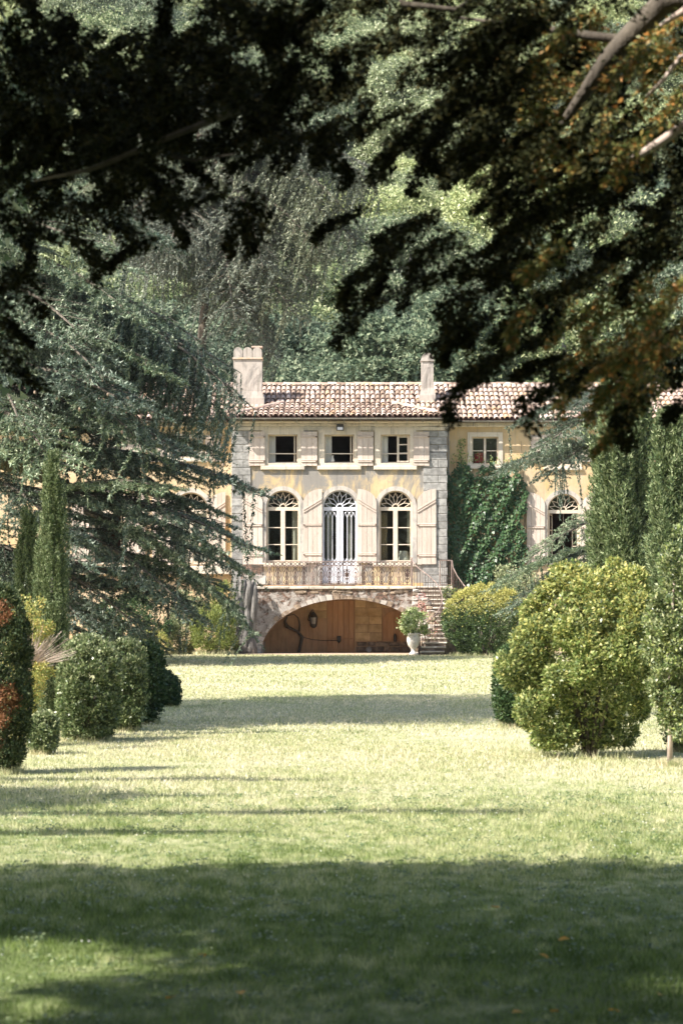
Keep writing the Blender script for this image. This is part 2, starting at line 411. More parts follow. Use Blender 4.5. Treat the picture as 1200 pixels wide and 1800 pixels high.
def shell_leaves(r, n, rad, p=2.0, k=26, amp=.14, kap=14, leafL=.05, ratio=.5, per=6, inner=.18, up=.25, center=None, spread=.9, zcut=.02, ncl=150, rcl=(.10, .2), jit=.02):
    """leaves in rosettes on many small leafy clumps that make up a rounded, uneven body; base at z=0"""
    rad = np.asarray(rad, float); rm = rad.mean()
    cd = sph(r, ncl)
    rr = (np.abs(cd)**p).sum(1)**(-1.0/p)
    rc = r.uniform(rcl[0], rcl[1], ncl)*rm
    c0 = np.array([0, 0, rad[2]]) if center is None else np.asarray(center, float)
    out = rr*lumpy(r, cd, k, amp, kap)*(1+r.normal(size=ncl)*jit)
    base = cd*rad*out[:, None]
    cc = c0 + base*(1-(rc/np.linalg.norm(base, axis=1)))[:, None]
    nc = n // per
    idx = r.choice(ncl, nc, p=rc**2/(rc**2).sum())
    N0 = unit(cd/rad)
    d = unit(sph(r, nc) + N0[idx]*.75)
    P = cc[idx] + d*(rc[idx]*(1-r.exponential(.08, nc).clip(0, .7)))[:, None]
    N = d.copy()
    ni = int(nc*inner); di = sph(r, ni); P[:ni] = c0 + di*rad*r.uniform(.55, .88, ni)[:, None]; N[:ni] = di
    keep = P[:, 2] > zcut; P = P[keep]; N = N[keep]; nc = len(P)
    P6 = np.repeat(P, per, 0) + r.normal(size=(nc*per, 3))*leafL*.45
    N6 = np.repeat(N, per, 0)
    D = unit(N6*.55 + r.normal(size=N6.shape)*spread*.6 + np.array([0, 0, up]))
    NN = unit(N6 + r.normal(size=N6.shape)*.5)
    L = leafL*r.uniform(.7, 1.25, len(P6))
    return diamonds(P6, D, NN, L, L*ratio)

def shrub_stems(r, rad, n=7, h=None):
    mb = MB(); h = h or rad[2]*1.2
    for i in range(n):
        a = r.uniform(0, 6.28); e = r.uniform(.2, .6)
        x, y = math.cos(a)*rad[0]*e, math.sin(a)*rad[1]*e
        mb.tube([(x*.15, y*.15, 0), (x*.5, y*.5, h*.4), (x, y, h*r.uniform(.7, 1))], [.03*rad[0]+.008, .02*rad[0]+.006, .006], 5)
    return mb

FOOT = []
def bush(name, label, cat, x0, x1, yt, yb, D, mat, n, leafL, group=None, seed=1, foli='foliage', gz=0.0, depth=1.0, extra=None, skew=0.0, **kw):
    r = np.random.default_rng(seed)
    w_ = (XX(x1, D)-XX(x0, D))/2; cx = (XX(x1, D)+XX(x0, D))/2
    zt = ZZ(yt, D); h = (zt-gz)/2
    t = thing(name, label, cat, (cx, D, gz), group)
    rad = (w_*.96, w_*depth, h*.97)
    V = shell_leaves(r, n, rad, leafL=leafL, **kw); V[:, :, 0] += skew*(V[:, :, 2]-h)
    FOOT.append((cx-skew*h, D, w_*.75, w_*.75*depth, gz))
    me = fast_mesh(foli, V.reshape(-1, 3), 4, M[mat] if not isinstance(mat, list) else [M[q] for q in mat],
                   None if not isinstance(mat, list) else extra(V, r))
    link(foli, me, t)
    s = shrub_stems(r, rad); link('stem', s.mesh('stem', M['bark']), t)
    return t

def column(name, label, x0, x1, yt, gz, D, n, seed, group, mat='cypress', tuft=.16, top_taper=.35, lean=0.0, wob=.12, cat='cypress'):
    """columnar cypress: upright plumes over a tapering column"""
    r = np.random.default_rng(seed)
    R = (XX(x1, D)-XX(x0, D))/2; cx = (XX(x1, D)+XX(x0, D))/2; H = ZZ(yt, D)-gz
    t = thing(name, label, cat, (cx, D, gz), group)
    per = 90; nc = n//per
    z = (np.arange(nc)+r.random(nc))/nc*.93
    prof = np.where(z < .12, .6+z*3.3, 1.0) * np.clip((1-z)/top_taper, 0, 1)**.8
    a = r.uniform(0, 2*np.pi, nc)
    lum = 1 + wob*np.sin(a*3+z*9+seed) + r.normal(size=nc)*.12
    rr = np.maximum(R*np.clip(prof, .05, 1)*lum - tuft*.45, R*.04)*np.where(r.random(nc) < .2, .6, 1)
    out = np.stack([np.cos(a), np.sin(a), np.zeros(nc)], 1)
    P = out*rr[:, None]; P[:, 2] = z*H; P[:, 0] += lean*z*H
    d0 = unit(out*r.uniform(.05, .30, nc)[:, None] + np.array([0, 0, 1.0]) + r.normal(size=(nc, 3))*.07)
    Lp = tuft*r.uniform(1.8, 3.6, nc); Lp = np.minimum(Lp, (H*1.01-P[:, 2])); wp = tuft*r.uniform(.30, .52, nc)
    s = r.uniform(0, 1, (nc, per)); rad = sph(r, nc*per).reshape(nc, per, 3)
    w2 = wp[:, None]*np.sqrt(np.clip(1-s, 0, 1))*np.minimum(1, .45+s*3)*(1-r.exponential(.1, (nc, per)).clip(0, .7))
    Pj = P[:, None, :] + d0[:, None, :]*(s*Lp[:, None])[..., None] + rad*w2[..., None]*np.array([1, 1, .5])
    Dj = unit(d0[:, None, :]*.9 + rad*.75 + r.normal(size=(nc, per, 3))*.22)
    Nn = unit(rad + r.normal(size=(nc, per, 3))*.4)
    L = tuft*.30*r.uniform(.7, 1.2, nc*per)
    V = tris(Pj.reshape(-1, 3), Dj.reshape(-1, 3), Nn.reshape(-1, 3), L, L*.42)
    link('foliage', fast_mesh('foliage', V.reshape(-1, 3), 3, M[mat]), t)
    tr = MB(); tr.tube([(0, 0, -.1), (lean*H*.3, 0, H*.3), (lean*H*.9, 0, H*.9)], [R*.16+.02, R*.12+.01, .01], 7)
    link('trunk', tr.mesh('trunk', M['greybark'], smooth=True), t)
    return t

def cedar_mesh(name, seed, L=5.0, weep=0.0, needle=.085, mat='cedar', nsec=30, dens=1.0, bare=0.0):
    """one cedar branch along +X, lying flat, drooping at the end; needles on every twig"""
    r = np.random.default_rng(seed)
    segs = []                                    # (points, r0)
    def curve(t): return np.array([t*L, .25*math.sin(t*5+seed)*.3, .05*L*math.sin(math.pi*t*.8) - .17*L*t*t])
    main = [curve(t) for t in np.linspace(0, 1, 9)]
    mb = MB(); mb.tube(main, [.07*(1-.9*t)*L/5+.006 for t in np.linspace(0, 1, 9)], 5)
    P, Dr, Up = [], [], []
    def needles(a, b, n, droop=0):
        s = r.random(n)[:, None]
        q = a + (b-a)*s + np.array([0, 0, -1.0])*droop*s*s
        d = unit((b-a)[None, :] + np.array([0, 0, -droop])*s*2 + 1e-6)
        P.append(q); Dr.append(unit(d*.75 + r.normal(size=(n, 3))*.6 + np.array([0, 0, .22]))); Up.append(np.tile([0, 0, 1.0], (n, 1)))
    for i in range(nsec):
        t = .06 + .92*(i+r.uniform(0, .8))/nsec
        side = 1 if i % 2 else -1
        a0 = curve(t); fwd = unit(curve(min(t+.02, 1)) - curve(max(t-.02, 0)))
        ang = math.radians(r.uniform(38, 68))*side
        d = np.array([fwd[0]*math.cos(ang), math.sin(ang), fwd[2]*.6 + r.uniform(-.08, .12)])
        l2 = L*(.10 + .30*(1-t)**.75)*r.uniform(.7, 1.15)
        b0 = a0 + d*l2; b0[2] -= .14*l2
        mb.tube([a0, (a0+b0)/2 + np.array([0, 0, .05*l2]), b0], [.014, .009, .004], 3, cap=False)
        needles(a0, b0, int(34*l2*dens*(1-bare)), 0)
        nt = max(3, int(l2*5.5))
        for j in range(nt):
            s = (j+r.random())/nt
            c0 = a0 + (b0-a0)*s
            sd = 1 if j % 2 else -1
            an = ang + math.radians(r.uniform(25, 60))*sd
            l3 = r.uniform(.22, .5)*(1.15-s*.6)
            e = c0 + np.array([math.cos(an)*l3, math.sin(an)*l3, -r.uniform(.05, .35)*l3])
            if weep and r.random() < weep:
                l3 = r.uniform(.5, 1.5)
                e = c0 + np.array([math.cos(an)*l3*.18, math.sin(an)*l3*.18, -l3])
            mb.add([c0 + np.array([0, .006, 0]), c0 - np.array([0, .006, 0]), e], [(0, 1, 2)])
            needles(c0, e, int(52*l3*dens), .05*l3)
    needles(curve(.85), curve(1.0), int(50*dens), 0)
    P = np.concatenate(P); Dr = np.concatenate(Dr); Up = np.concatenate(Up)
    P[:, :] += r.normal(size=P.shape)*.012
    Ln = needle*r.uniform(.7, 1.3, len(P))
    V = tris(P, Dr, unit(Up + r.normal(size=P.shape)*.35), Ln, Ln*.42).reshape(-1, 3)
    wv = np.array(mb.v, np.float32); nb = len(wv)
    me = bpy.data.meshes.new(name)
    me.from_pydata([tuple(p) for p in wv] + V.tolist(), [], mb.f + [(nb+3*i, nb+3*i+1, nb+3*i+2) for i in range(len(V)//3)])
    setmats(me, [M['bark'], M[mat]])
    me.polygons.foreach_set('material_index', [0]*len(mb.f) + [1]*(len(V)//3)); me.update()
    return me

def place_branch(me, parent, a, b, L=5.0, roll=0.0, name='branch', thick=1.0):
    """put a branch mesh so that it runs from a to b (world points)"""
    a = Vector(a); b = Vector(b); d = b-a; s = d.length/L
    # the branch tip is 0.17 L lower than its start in its own frame
    x = d.normalized(); z = Vector((0, 0, 1)); y = z.cross(x).normalized(); z = x.cross(y)
    R = Matrix((x, y, z)).transposed() @ Matrix.Rotation(-math.atan(.141), 3, 'Y') @ Matrix.Rotation(roll, 3, 'X')
    o = bpy.data.objects.new(name, me); COL.objects.link(o); o.parent = parent
    o.matrix_basis = Matrix.Translation(a - Vector(org(parent))) @ R.to_4x4() @ Matrix.Diagonal((s, s*thick, s, 1))
    return o

# ================================================================== GROUND
def gz(y):
    t = min(max((y-68)/20, 0), 1); return .13*t*t*(3-2*t)
rg = random.Random(3)
mb = MB(); ys = [-60, -20, 0, 8] + list(range(12, 100, 3)) + [104]
xs = [-700, -200, -60, -30] + list(range(-24, 25, 3)) + [30, 60, 200, 700]
V = []; Fc = []
for y in ys:
    for x in xs: V.append((x, y, gz(y) + (.015*math.sin(x*.7+y*.4)*math.cos(y*.31) if 10 < y < 86 else 0)))
nx = len(xs)
for j in range(len(ys)-1):
    for i in range(nx-1): Fc.append((j*nx+i, j*nx+i+1, (j+1)*nx+i+1, (j+1)*nx+i))
mb.add(V, Fc); o = mb.build('lawn', M['lawn'], smooth=True); o['kind'] = 'structure'
# the wooded hill behind, out to the horizon
mb = MB(); V = []; Fc = []; ys = [104, 108] + list(range(112, 300, 8)) + [330, 420, 700]
xs = [-700, -300, -140] + list(range(-100, 101, 10)) + [140, 300, 700]
def hillz(x, y):
    t = max(0, y-107)
    return .13 + (.40*min(t, 190) + (.05*(t-190) if t > 190 else 0)) + (1.2*math.sin(x*.08+y*.05) if y > 112 else 0)
for y in ys:
    for x in xs: V.append((x, y, hillz(x, y)))
nx = len(xs)
for j in range(len(ys)-1):
    for i in range(nx-1): Fc.append((j*nx+i, j*nx+i+1, (j+1)*nx+i+1, (j+1)*nx+i))
mb.add(V, Fc); o = mb.build('hill', M['hill'], smooth=True); o['kind'] = 'structure'
mb = MB(); mb.add([(-16, 90.5, .136), (16, 90.5, .136), (16, 96, .136), (-16, 96, .136)], [(0, 1, 2, 3)])
o = mb.build('gravel_path', M['gravel']); o['kind'] = 'structure'

# grass blades
r = np.random.default_rng(5)
parts = []
for (y0, y1, dens, h, wd, mrg) in ((8.6, 13, 2600, .045, .0050, 1.12), (13, 20, 1900, .045, .0062, 1.12), (20, 32, 900, .046, .010, 1.12), (32, 52, 330, .05, .018, 1.15), (52, 90, 120, .06, .034, 1.2)):
    area = .1412*mrg*(y1*y1-y0*y0); n = int(area*dens)
    y = np.sqrt(r.uniform(y0*y0, y1*y1, n)); x = r.uniform(-1, 1, n)*.1412*mrg*y
    k = np.sin(x*3.1+np.sin(y*2.3)*2)*np.sin(y*1.7+np.cos(x*2.1)*2)
    hh = h*r.uniform(.45, 1.15, n)*(1+.3*k) * np.where(r.random(n) < .02, 1.8, 1)
    zg = np.array([0.0])*0 + .13*np.clip((y-68)/20, 0, 1)**2*(3-2*np.clip((y-68)/20, 0, 1)) + np.where((y > 10) & (y < 86), .015*np.sin(x*.7+y*.4)*np.cos(y*.31), 0)
    C = np.stack([x, y, zg - .004], 1)
    D = unit(np.stack([r.normal(size=n)*.42, r.normal(size=n)*.42, np.ones(n)], 1))
    a = r.uniform(0, np.pi, n); N = np.stack([np.cos(a)*.8, -np.abs(np.sin(a))-.2, np.zeros(n)], 1)
    parts.append(tris(C, D, N, hh, wd*r.uniform(.6, 1.3, n)))
V = np.concatenate(parts).reshape(-1, 3)
o = link('grass', fast_mesh('grass', V, 3, M['grass'])); o['kind'] = 'stuff'; tag(o, 'short dry mown grass blades covering the whole lawn', 'grass')
# low broad leaved weeds between the blades of the near lawn
n = 9000; cy = np.sqrt(r.uniform(8.8**2, 22**2, n//12)); cx = r.uniform(-1, 1, n//12)*.155*cy
x = np.repeat(cx, 12)+r.normal(size=len(cx)*12)*.035; y = np.repeat(cy, 12)+r.normal(size=len(cx)*12)*.035; a = r.uniform(0, 6.28, len(x))
V = diamonds(np.stack([x, y, r.uniform(.02, .045, len(x))], 1), np.stack([np.cos(a), np.sin(a), .5+0*a], 1), np.stack([0*a, -.4+0*a, 1+0*a], 1), r.uniform(.012, .03, len(x)), .016).reshape(-1, 3)
o = link('lawn_weeds', fast_mesh('lawn_weeds', V, 4, M['laurel'])); o['kind'] = 'stuff'; tag(o, 'low broad leaved weeds and clover growing in patches through the near lawn', 'weeds')
# tiny white clover flowers scattered in the lawn
n = 1500; y = np.sqrt(r.uniform(11**2, 40**2, n)); x = r.uniform(-1, 1, n)*.155*y
C = np.stack([x, y, r.uniform(.03, .055, n)], 1); a = r.uniform(0, 6.28, n)
V = diamonds(C, np.stack([np.cos(a), np.sin(a), .5+0*a], 1), np.tile([0, -.7, 1.0], (n, 1)), .008+.00015*y, .008+.00015*y).reshape(-1, 3)
o = link('clover_flowers', fast_mesh('clover_flowers', V, 4, M['daisy'])); o['kind'] = 'stuff'; tag(o, 'tiny white clover flowers dotted through the sunlit lawn', 'flowers')

# ================================================================== HOUSE
house = thing('manor_house', 'long two storey ochre manor house with grey quoins, pink shutters and tiled roof', 'house', (0, HD, .13))
FY = HD                # front plane of the pavilion
WY = HD + .75          # front plane of the wings
PX0, PX1 = HX(408), HX(785)
EAVE = HZ(741)

UP = [(471, 523), (570, 622), (669, 720)]
LO = [(467.5, 527), (566.5, 627.5), (665.5, 724.5)]
holes = []
for a, b in UP: holes.append(rect(HX(a), HX(b), HZ(814), HZ(764)))
ZS = HZ(892)
for i, (a, b) in enumerate(LO):
    zb = HZ(990) if i != 1 else 2.86
    holes.append(arch(HX(a), HX(b), zb, ZS))
zd0 = .14
holes.append(rect(HX(575), HX(622.5), zd0, HZ(1054)))
holes.append(arch(HX(672), HX(711), HZ(1127), HZ(1094)))
ZSPLIT = 2.80
up_holes = holes[:6]; lo_holes = holes[6:]
plate('wall', rect(PX0, PX1, ZSPLIT, EAVE), up_holes, FY, FY+.42, M['stucco'], house)['label'] = 'cream rendered wall of the middle block with grey weather stains'
plate('wall', rect(PX0, PX1, 0, ZSPLIT-.004), lo_holes, FY, FY+.42, M['basement'], house)['label'] = 'orange ground floor wall under the terrace arch'

def upper_window(a, b, yt, yb, D, parent, open_leaf=False, curtain=True, closed=False, shade=None, wy=None, rail=True, tm=11):
    """casement window: stone surround, frame, panes, curtains"""
    wy = D
    x0, x1, z0, z1 = XX(a, D), XX(b, D), ZZ(yb, D), ZZ(yt, D)
    t = tm/44.0
    plate('window_surround', rect(x0-t, x1+t, z0-t, z1+t), [rect(x0, x1, z0, z1)], wy-.05, wy+.004, M['trim'], parent)
    MB().chbox(x0-t-.03, x1+t+.03, wy-.11, wy-.002, z0-t-.02, z0-t*.45, .02).build('sill', M['trim'], parent)
    f = MB(); y0, y1 = wy+.14, wy+.20; s = .05
    f.box(x0, x0+s, y0, y1, z0, z1).box(x1-s, x1, y0, y1, z0, z1).box(x0+s, x1-s, y0, y1, z0, z0+s).box(x0+s, x1-s, y0, y1, z1-s, z1)
    zr = z0 + (z1-z0)*.34
    if rail and not closed: f.box(x0+s, x1-s, y0+.01, y1-.01, zr-.02, zr+.02)
    if closed:
        c = (x0+x1)/2
        f.box(c-.045, c+.045, y0-.01, y1, z0+s, z1-s)
        for z in (z0+(z1-z0)*.5,): f.box(x0+s, c-.07, y0+.01, y1-.01, z-.018, z+.018).box(c+.07, x1-s, y0+.01, y1-.01, z-.018, z+.018)
    w_ = f.build('window', M['joinery'], parent)
    if closed:
        c = (x0+x1)/2; zm = z0+(z1-z0)*.5
        for (xa, xb) in ((x0+s, c-.07), (c+.07, x1-s)):
            for (za, zb) in ((z0+s, zm-.018), (zm+.018, z1-s)):
                MB().box(xa, xb, y0+.025, y0+.031, za, zb).build('pane', M['glass'], w_)
    if open_leaf:      # one leaf half shut on the right
        xa = x1-s-.46
        l = MB(); l.box(xa, xa+.09, y0+.02, y1+.02, z0+s, z1-s).box(x1-s-.05, x1-s, y0+.02, y1+.02, z0+s, z1-s)
        for z in (z0+s+.03, z0+(z1-z0)*.36, z0+(z1-z0)*.66, z1-s-.03): l.box(xa+.09, x1-s-.05, y0+.03, y1+.01, z-.022, z+.022)
        l.build('casement', M['joinery'], w_)
        MB().box(xa+.09, x1-s-.05, y0+.04, y0+.046, z0+s, z1-s).build('pane', M['glass'], w_)
    elif not closed:   # a leaf swung inwards, seen edge on
        l = MB(); xb = x1-s-.10
        l.box(x1-s-.05, x1-s, y1, y1+.45, z0+s, z1-s) if False else None
        for yy in (y1+.02, y1+.42): l.box(xb, xb+.045, yy, yy+.05, z0+s, z1-s)
        for z in (z0+s+.03, z0+(z1-z0)*.36, z0+(z1-z0)*.66, z1-s-.03): l.box(xb, xb+.045, y1+.07, y1+.42, z-.02, z+.02)
        l.build('casement', M['joinery'], w_)
    if curtain:
        cm = MB(); n = 9; cw = .24 if curtain is True else (x1-x0)
        for k in range(n*(1 if curtain is True else 4)):
            nn = n*(1 if curtain is True else 4)
            xa = x0+s + cw*k/nn; xb = x0+s + cw*(k+1)/nn
            ya = y1+.10 + .03*(k % 2); yb = y1+.10 + .03*((k+1) % 2)
            cm.add([(xa, ya, z0), (xb, yb, z0), (xb, yb, z1), (xa, ya, z1)], [(0, 1, 2, 3)])
        cm.build('curtain', M['curtain'], w_)
    if shade:
        l = MB(); l.lathe([(.20, 0), (.17, .40)], (x0+.29, y1+.24, z0+.08), 14); l.build('lampshade', M['red'], w_)
    return w_

for i, (a, b) in enumerate(UP): upper_window(a, b, 764, 814, FY, house, open_leaf=(i == 2), tm=11)

def fanlight(f, cx, zs, R, y, n=7, r0=.20, th=.017, mi=0):
    def p(rr, a): return (cx + rr*math.cos(a), y, zs + .02 + rr*math.sin(a))
    for k in range(n+1):
        a = math.pi*k/n
        if 0 < k < n: f.bar(p(r0*R, a), p(.62*R, a), th, mi)
        if k < n:
            am = math.pi*(k+.5)/n
            f.bar(p(.62*R, a), p(R*.97, am), th*.9, mi); f.bar(p(.62*R, math.pi*(k+1)/n), p(R*.97, am), th*.9, mi)
    f.tube([p(r0*R, math.pi*k/10) for k in range(11)], th*2.0, 4, mi)

def arched_window(a, b, D, zb, zs, parent, style='casement', mat='joinery', surround=True, opened=False, so=.17, curtain=False):
    x0, x1 = XX(a, D), XX(b, D); R = (x1-x0)/2; cx = (x0+x1)/2
    if surround:
        so_ = so
        plate('arch_surround', arch(x0-so_, x1+so_, zb-.0, zs, 18), [arch(x0, x1, zb+.02, zs, 18)], D-.06, D+.004, M['archstone'], parent)
    ya, yb = D+.12, D+.19; s = .065
    fr = plate('window', arch(x0, x1, zb, zs, 18), [
        [(x, z) for x, z in arch(x0+s, x1-s, zs+.02, zs+.02, 18)[2:]],
        rect(x0+s, cx-.001, zb+.07, zs-.12), rect(cx+.001, x1-s, zb+.07, zs-.12)], ya, yb, M[mat], parent)
    f = MB(); fanlight(f, cx, zs, R-s, (ya+yb)/2, th=.016)
    f.build('fanlight', M[mat], fr)
    gy = (ya+yb)/2+.02
    plate('pane', [(x, z) for x, z in arch(x0+s-.01, x1-s+.01, zs+.02, zs+.02, 18)[2:]], [], gy, gy+.006, M['glass'], fr)
    z0, z1 = zb+.07, zs-.12
    if style == 'casement' and not opened:
        g = MB(); w0 = .055
        g.box(cx-.075, cx+.075, ya-.02, yb-.005, z0, z1)
        for (xa, xb) in ((x0+s, cx-.075), (cx+.075, x1-s)):
            g.box(xa, xa+.02, ya-.005, yb-.012, z0, z1).box(xb-.02, xb, ya-.005, yb-.012, z0, z1)
            for q in (1/3, 2/3): g.box(xa+.02, xb-.02, ya+.005, yb-.015, z0+(z1-z0)*q-.017, z0+(z1-z0)*q+.017)
        g.box(x0+s, cx-.075, ya-.006, yb-.01, z0, z0+.05).box(cx+.075, x1-s, ya-.006, yb-.01, z0, z0+.05)
        g.build('casement', M[mat], fr)
        for (xa, xb) in ((x0+s+.02, cx-.075), (cx+.075, x1-s-.02)):
            for q in range(3):
                MB().box(xa, xb, gy, gy+.006, z0+(z1-z0)*q/3+.02, z0+(z1-z0)*(q+1)/3-.02).build('pane', M['glass'], fr)
    elif style == 'gothic':
        g = MB(); g.box(cx-.13, cx-.01, ya-.02, yb-.005, z0, z1).box(cx+.01, cx+.13, ya-.02, yb-.005, z0, z1)
        zl = HZ(983)
        for (xa, xb) in ((x0+s, cx-.13), (cx+.13, x1-s)):
            g.box(xa, xb, ya, yb-.01, z0, zl-.12)                       # solid lower panel
            n = 3; wd = (xb-xa)/n
            for k in range(n+1): g.box(xa+wd*k-.012, xa+wd*k+.012, ya+.01, yb-.02, zl-.12, z1-.25)
            for k in range(n):
                xc = xa+wd*(k+.5)
                g.bar((xa+wd*k, ya+.03, z1-.27), (xc, ya+.03, z1-.06), .013); g.bar((xa+wd*(k+1), ya+.03, z1-.27), (xc, ya+.03, z1-.06), .013)
                g.bar((xa+wd*k, ya+.03, zl-.10+.16), (xc, ya+.03, zl-.10), .013); g.bar((xa+wd*(k+1), ya+.03, zl-.10+.16), (xc, ya+.03, zl-.10), .013)
            for k in range(n-1):
                xc = xa+wd*(k+1)
                g.bar((xc, ya+.03, z1-.0), (xc-wd*.5, ya+.03, z1-.12), .011); g.bar((xc, ya+.03, z1-.0), (xc+wd*.5, ya+.03, z1-.12), .011)
        g.build('glazing_bars', M[mat], fr)
        for (xa, xb) in ((x0+s, cx-.13), (cx+.13, x1-s)):
            MB().box(xa, xb, gy, gy+.006, zl-.12, z1).build('pane', M['glass'], fr)
    if opened:         # both leaves swung inward
        g = MB()
        for sx in (x0+s, x1-s-.05):
            g.box(sx, sx+.05, yb, yb+.06, z0, z1)
            off = .16 if sx < cx else -.16
            g.box(sx+off, sx+off+.04, yb+.45, yb+.50, z0, z1)
            for q in (0.02, 1/3, 2/3, .98):
                g.bar((sx+.025, yb+.03, z0+(z1-z0)*q), (sx+off+.02, yb+.48, z0+(z1-z0)*q), .025)
        g.build('casement', M['joinery'], fr)
    if curtain:
        cm = MB()
        for k in range(24):
            xa = x0+.03+(x1-x0-.06)*k/24; xb = x0+.03+(x1-x0-.06)*(k+1)/24
            ya_ = yb+.10+.03*(k % 2); yb_ = yb+.10+.03*((k+1) % 2)
            cm.add([(xa, ya_, zb), (xb, yb_, zb), (xb, yb_, zs), (xa, ya_, zs)], [(0, 1, 2, 3)])
        cm.build('curtain', M['curtain'], fr)
    return fr

arched_window(LO[0][0], LO[0][1], FY, HZ(990), ZS, house)
arched_window(LO[1][0], LO[1][1], FY, 2.87, ZS, house, 'gothic', 'bluewhite')
arched_window(LO[2][0], LO[2][1], FY, HZ(990), ZS, house)
MB().chbox(HX(455), HX(538), FY-.12, FY-.062, HZ(996), HZ(989.5), .015).build('sill', M['trim'], house)
MB().chbox(HX(655), HX(730), FY-.12, FY-.062, HZ(996), HZ(989.5), .015).build('sill', M['trim'], house)

def shutter(xa, xb, z0, zpk, zlo, y, parent, peak='L', D=HD, nb=(.12, .52), arch_top=True, npl=4):
    """boarded shutter lying open on the wall: back sheet, planks, battens, hinges"""
    wdt = xb-xa; H = zpk-z0
    def top(x):
        if not arch_top: return zpk
        u = (x-xa)/wdt if peak == 'L' else (xb-x)/wdt          # 0 at the peak side
        return zlo + (zpk-zlo)*math.sqrt(max(0, 1-u*u*.995))
    s = plate('shutter', [(xa+.02, z0+.02), (xb-.02, z0+.02)] + [(xb-.02-(wdt-.04)*j/8, top(xb-.02-(wdt-.04)*j/8)-.03) for j in range(9)], [], y+.041, y+.05, M['shutter'], parent)
    for q in nb + (() if arch_top else (.86,)):
        zz = z0+H*q
        MB().chbox(xa+.015, xb-.015, y-.035, y-.0005, zz-.045, zz+.005, .008).build('batten', M['shutter'], s)
        MB().chbox(xa+.015, xb-.015, y-.035, y-.0005, zz+.02, zz+.05, .008).build('batten', M['shutter'], s)
        hx = xb-.03 if peak == 'L' else xa+.03
        MB().box(hx-.03, hx+.03, y-.05, y-.036, zz-.04, zz+.0).build('hinge', M['iron'], s)
    if arch_top:
        za, zb = (zpk-.42, zlo-.30) if peak == 'L' else (zlo-.30, zpk-.42)
        for dz in (0, -.10):
            b = MB(); b.add([(xa+.015, y-.03, za+dz), (xb-.015, y-.03, zb+dz), (xb-.015, y-.03, zb+dz+.05), (xa+.015, y-.03, za+dz+.05),
               (xa+.015, y-.0005, za+dz), (xb-.015, y-.0005, zb+dz), (xb-.015, y-.0005, zb+dz+.05), (xa+.015, y-.0005, za+dz+.05)],
              [(0, 1, 2, 3), (7, 6, 5, 4), (0, 4, 5, 1), (3, 2, 6, 7), (0, 3, 7, 4), (1, 5, 6, 2)])
            b.build('batten', M['shutter'], s)
    for k in range(npl):
        x0_ = xa+wdt*k/npl+.005; x1_ = xa+wdt*(k+1)/npl-.005
        tt = [(x1_+(x0_-x1_)*j/4, top(x1_+(x0_-x1_)*j/4)) for j in range(5)]
        plate('plank', [(x0_, z0+rg.uniform(-.01, .01)), (x1_, z0+rg.uniform(-.01, .01))] + tt, [], y, y+.04, M['shutter'], s)
    return s

ysh = FY-.105
for (a, b, pk) in ((427, 462, 'L'), (533, 566, 'R'), (628, 661.5, 'L'), (732.5, 766, 'R')):
    shutter(HX(a), HX(b), HZ(992 if pk == 'L' and a < 500 or a > 700 else 990), HZ(859.5), HZ(884), ysh, house, pk)
for (a, b) in ((437.5, 466), (529, 557.5), (628, 656), (726, 754)):
    shutter(HX(a), HX(b), HZ(819), HZ(759), 0, ysh, house, 'L', arch_top=False, nb=(.14,), npl=3)

# quoins, stone by stone
for (xa, xb) in ((HX(408)-.02, HX(441)), (HX(743.5), HX(785)+.02)):
    z = .15; k = 0
    while z < HZ(760):
        h = .305; z1 = min(z+h, HZ(757))
        if k % 2 == 0:
            cut = xa + (xb-xa)*.62
            MB().chbox(xa, cut-.006, FY-.05, FY+.03, z+.006, z1-.006, .014, rg, .008).build('stone_block', M['quoin'], house)
            MB().chbox(cut+.006, xb, FY-.05, FY+.03, z+.006, z1-.006, .014, rg, .008).build('stone_block', M['quoin'], house)
        else:
            MB().chbox(xa, xb-rg.uniform(0, .03), FY-.05, FY+.03, z+.006, z1-.006, .014, rg, .008).build('stone_block', M['quoin'], house)
        z += h; k += 1
# cap stones of the pilasters and cornice
for (xa, xb) in ((HX(406)-.02, HX(446)), (HX(740), HX(786)+.03)):
    MB().chbox(xa, xb, FY-.08, FY-.003, HZ(757)+.01, HZ(750), .02).build('capital', M['trim'], house)
MB().chbox(PX0-.05, PX1+.05, FY-.10, FY-.003, HZ(749), HZ(744), .02).chbox(PX0-.1, PX1+.1, FY-.2, FY-.003, HZ(744), HZ(739.5), .03).build('cornice', M['trim'], house)
MB().chbox(PX0+.4, PX1-.4, FY-.035, FY-.004, HZ(757), HZ(749)-.004, .01).build('frieze', M['trim'], house)

# wings
WL0, WR1 = -15.0, 15.0
WE = ZZ(743, WY)
def WH(a, b, yt, yb): return rect(XX(a, WY), XX(b, WY), ZZ(yb, WY), ZZ(yt, WY))
wzs = ZZ(897, WY)
def WA(a, b, zb): return arch(XX(a, WY), XX(b, WY), zb, wzs)
lwin_z = ZZ(992, WY)
plate('wall', rect(WL0, PX0, 0, WE), [WH(300, 350, 770, 804), WA(304, 367, lwin_z), WA(161, 222, lwin_z), WH(165, 215, 770, 804)], WY, WY+.42, M['ochre'], house)['label'] = 'orange ochre wall of the left wing'
plate('wall', rect(PX1, WR1, 0, WE), [WH(829, 875, 768, 816), WH(964, 1013, 770, 818), WA(961, 1019, lwin_z)], WY, WY+.42, M['ochre'], house)['label'] = 'weathered ochre wall of the right wing'
MB().box(PX0, PX0+.25, FY+.42, WY+.6, 0, EAVE).build('side_wall', M['ochre'], house); MB().box(PX1-.25, PX1, FY+.42, WY+.6, 0, EAVE).build('side_wall', M['ochre'], house)
upper_window(300, 350, 770, 804, WY, house, open_leaf=True, curtain=False, tm=7)
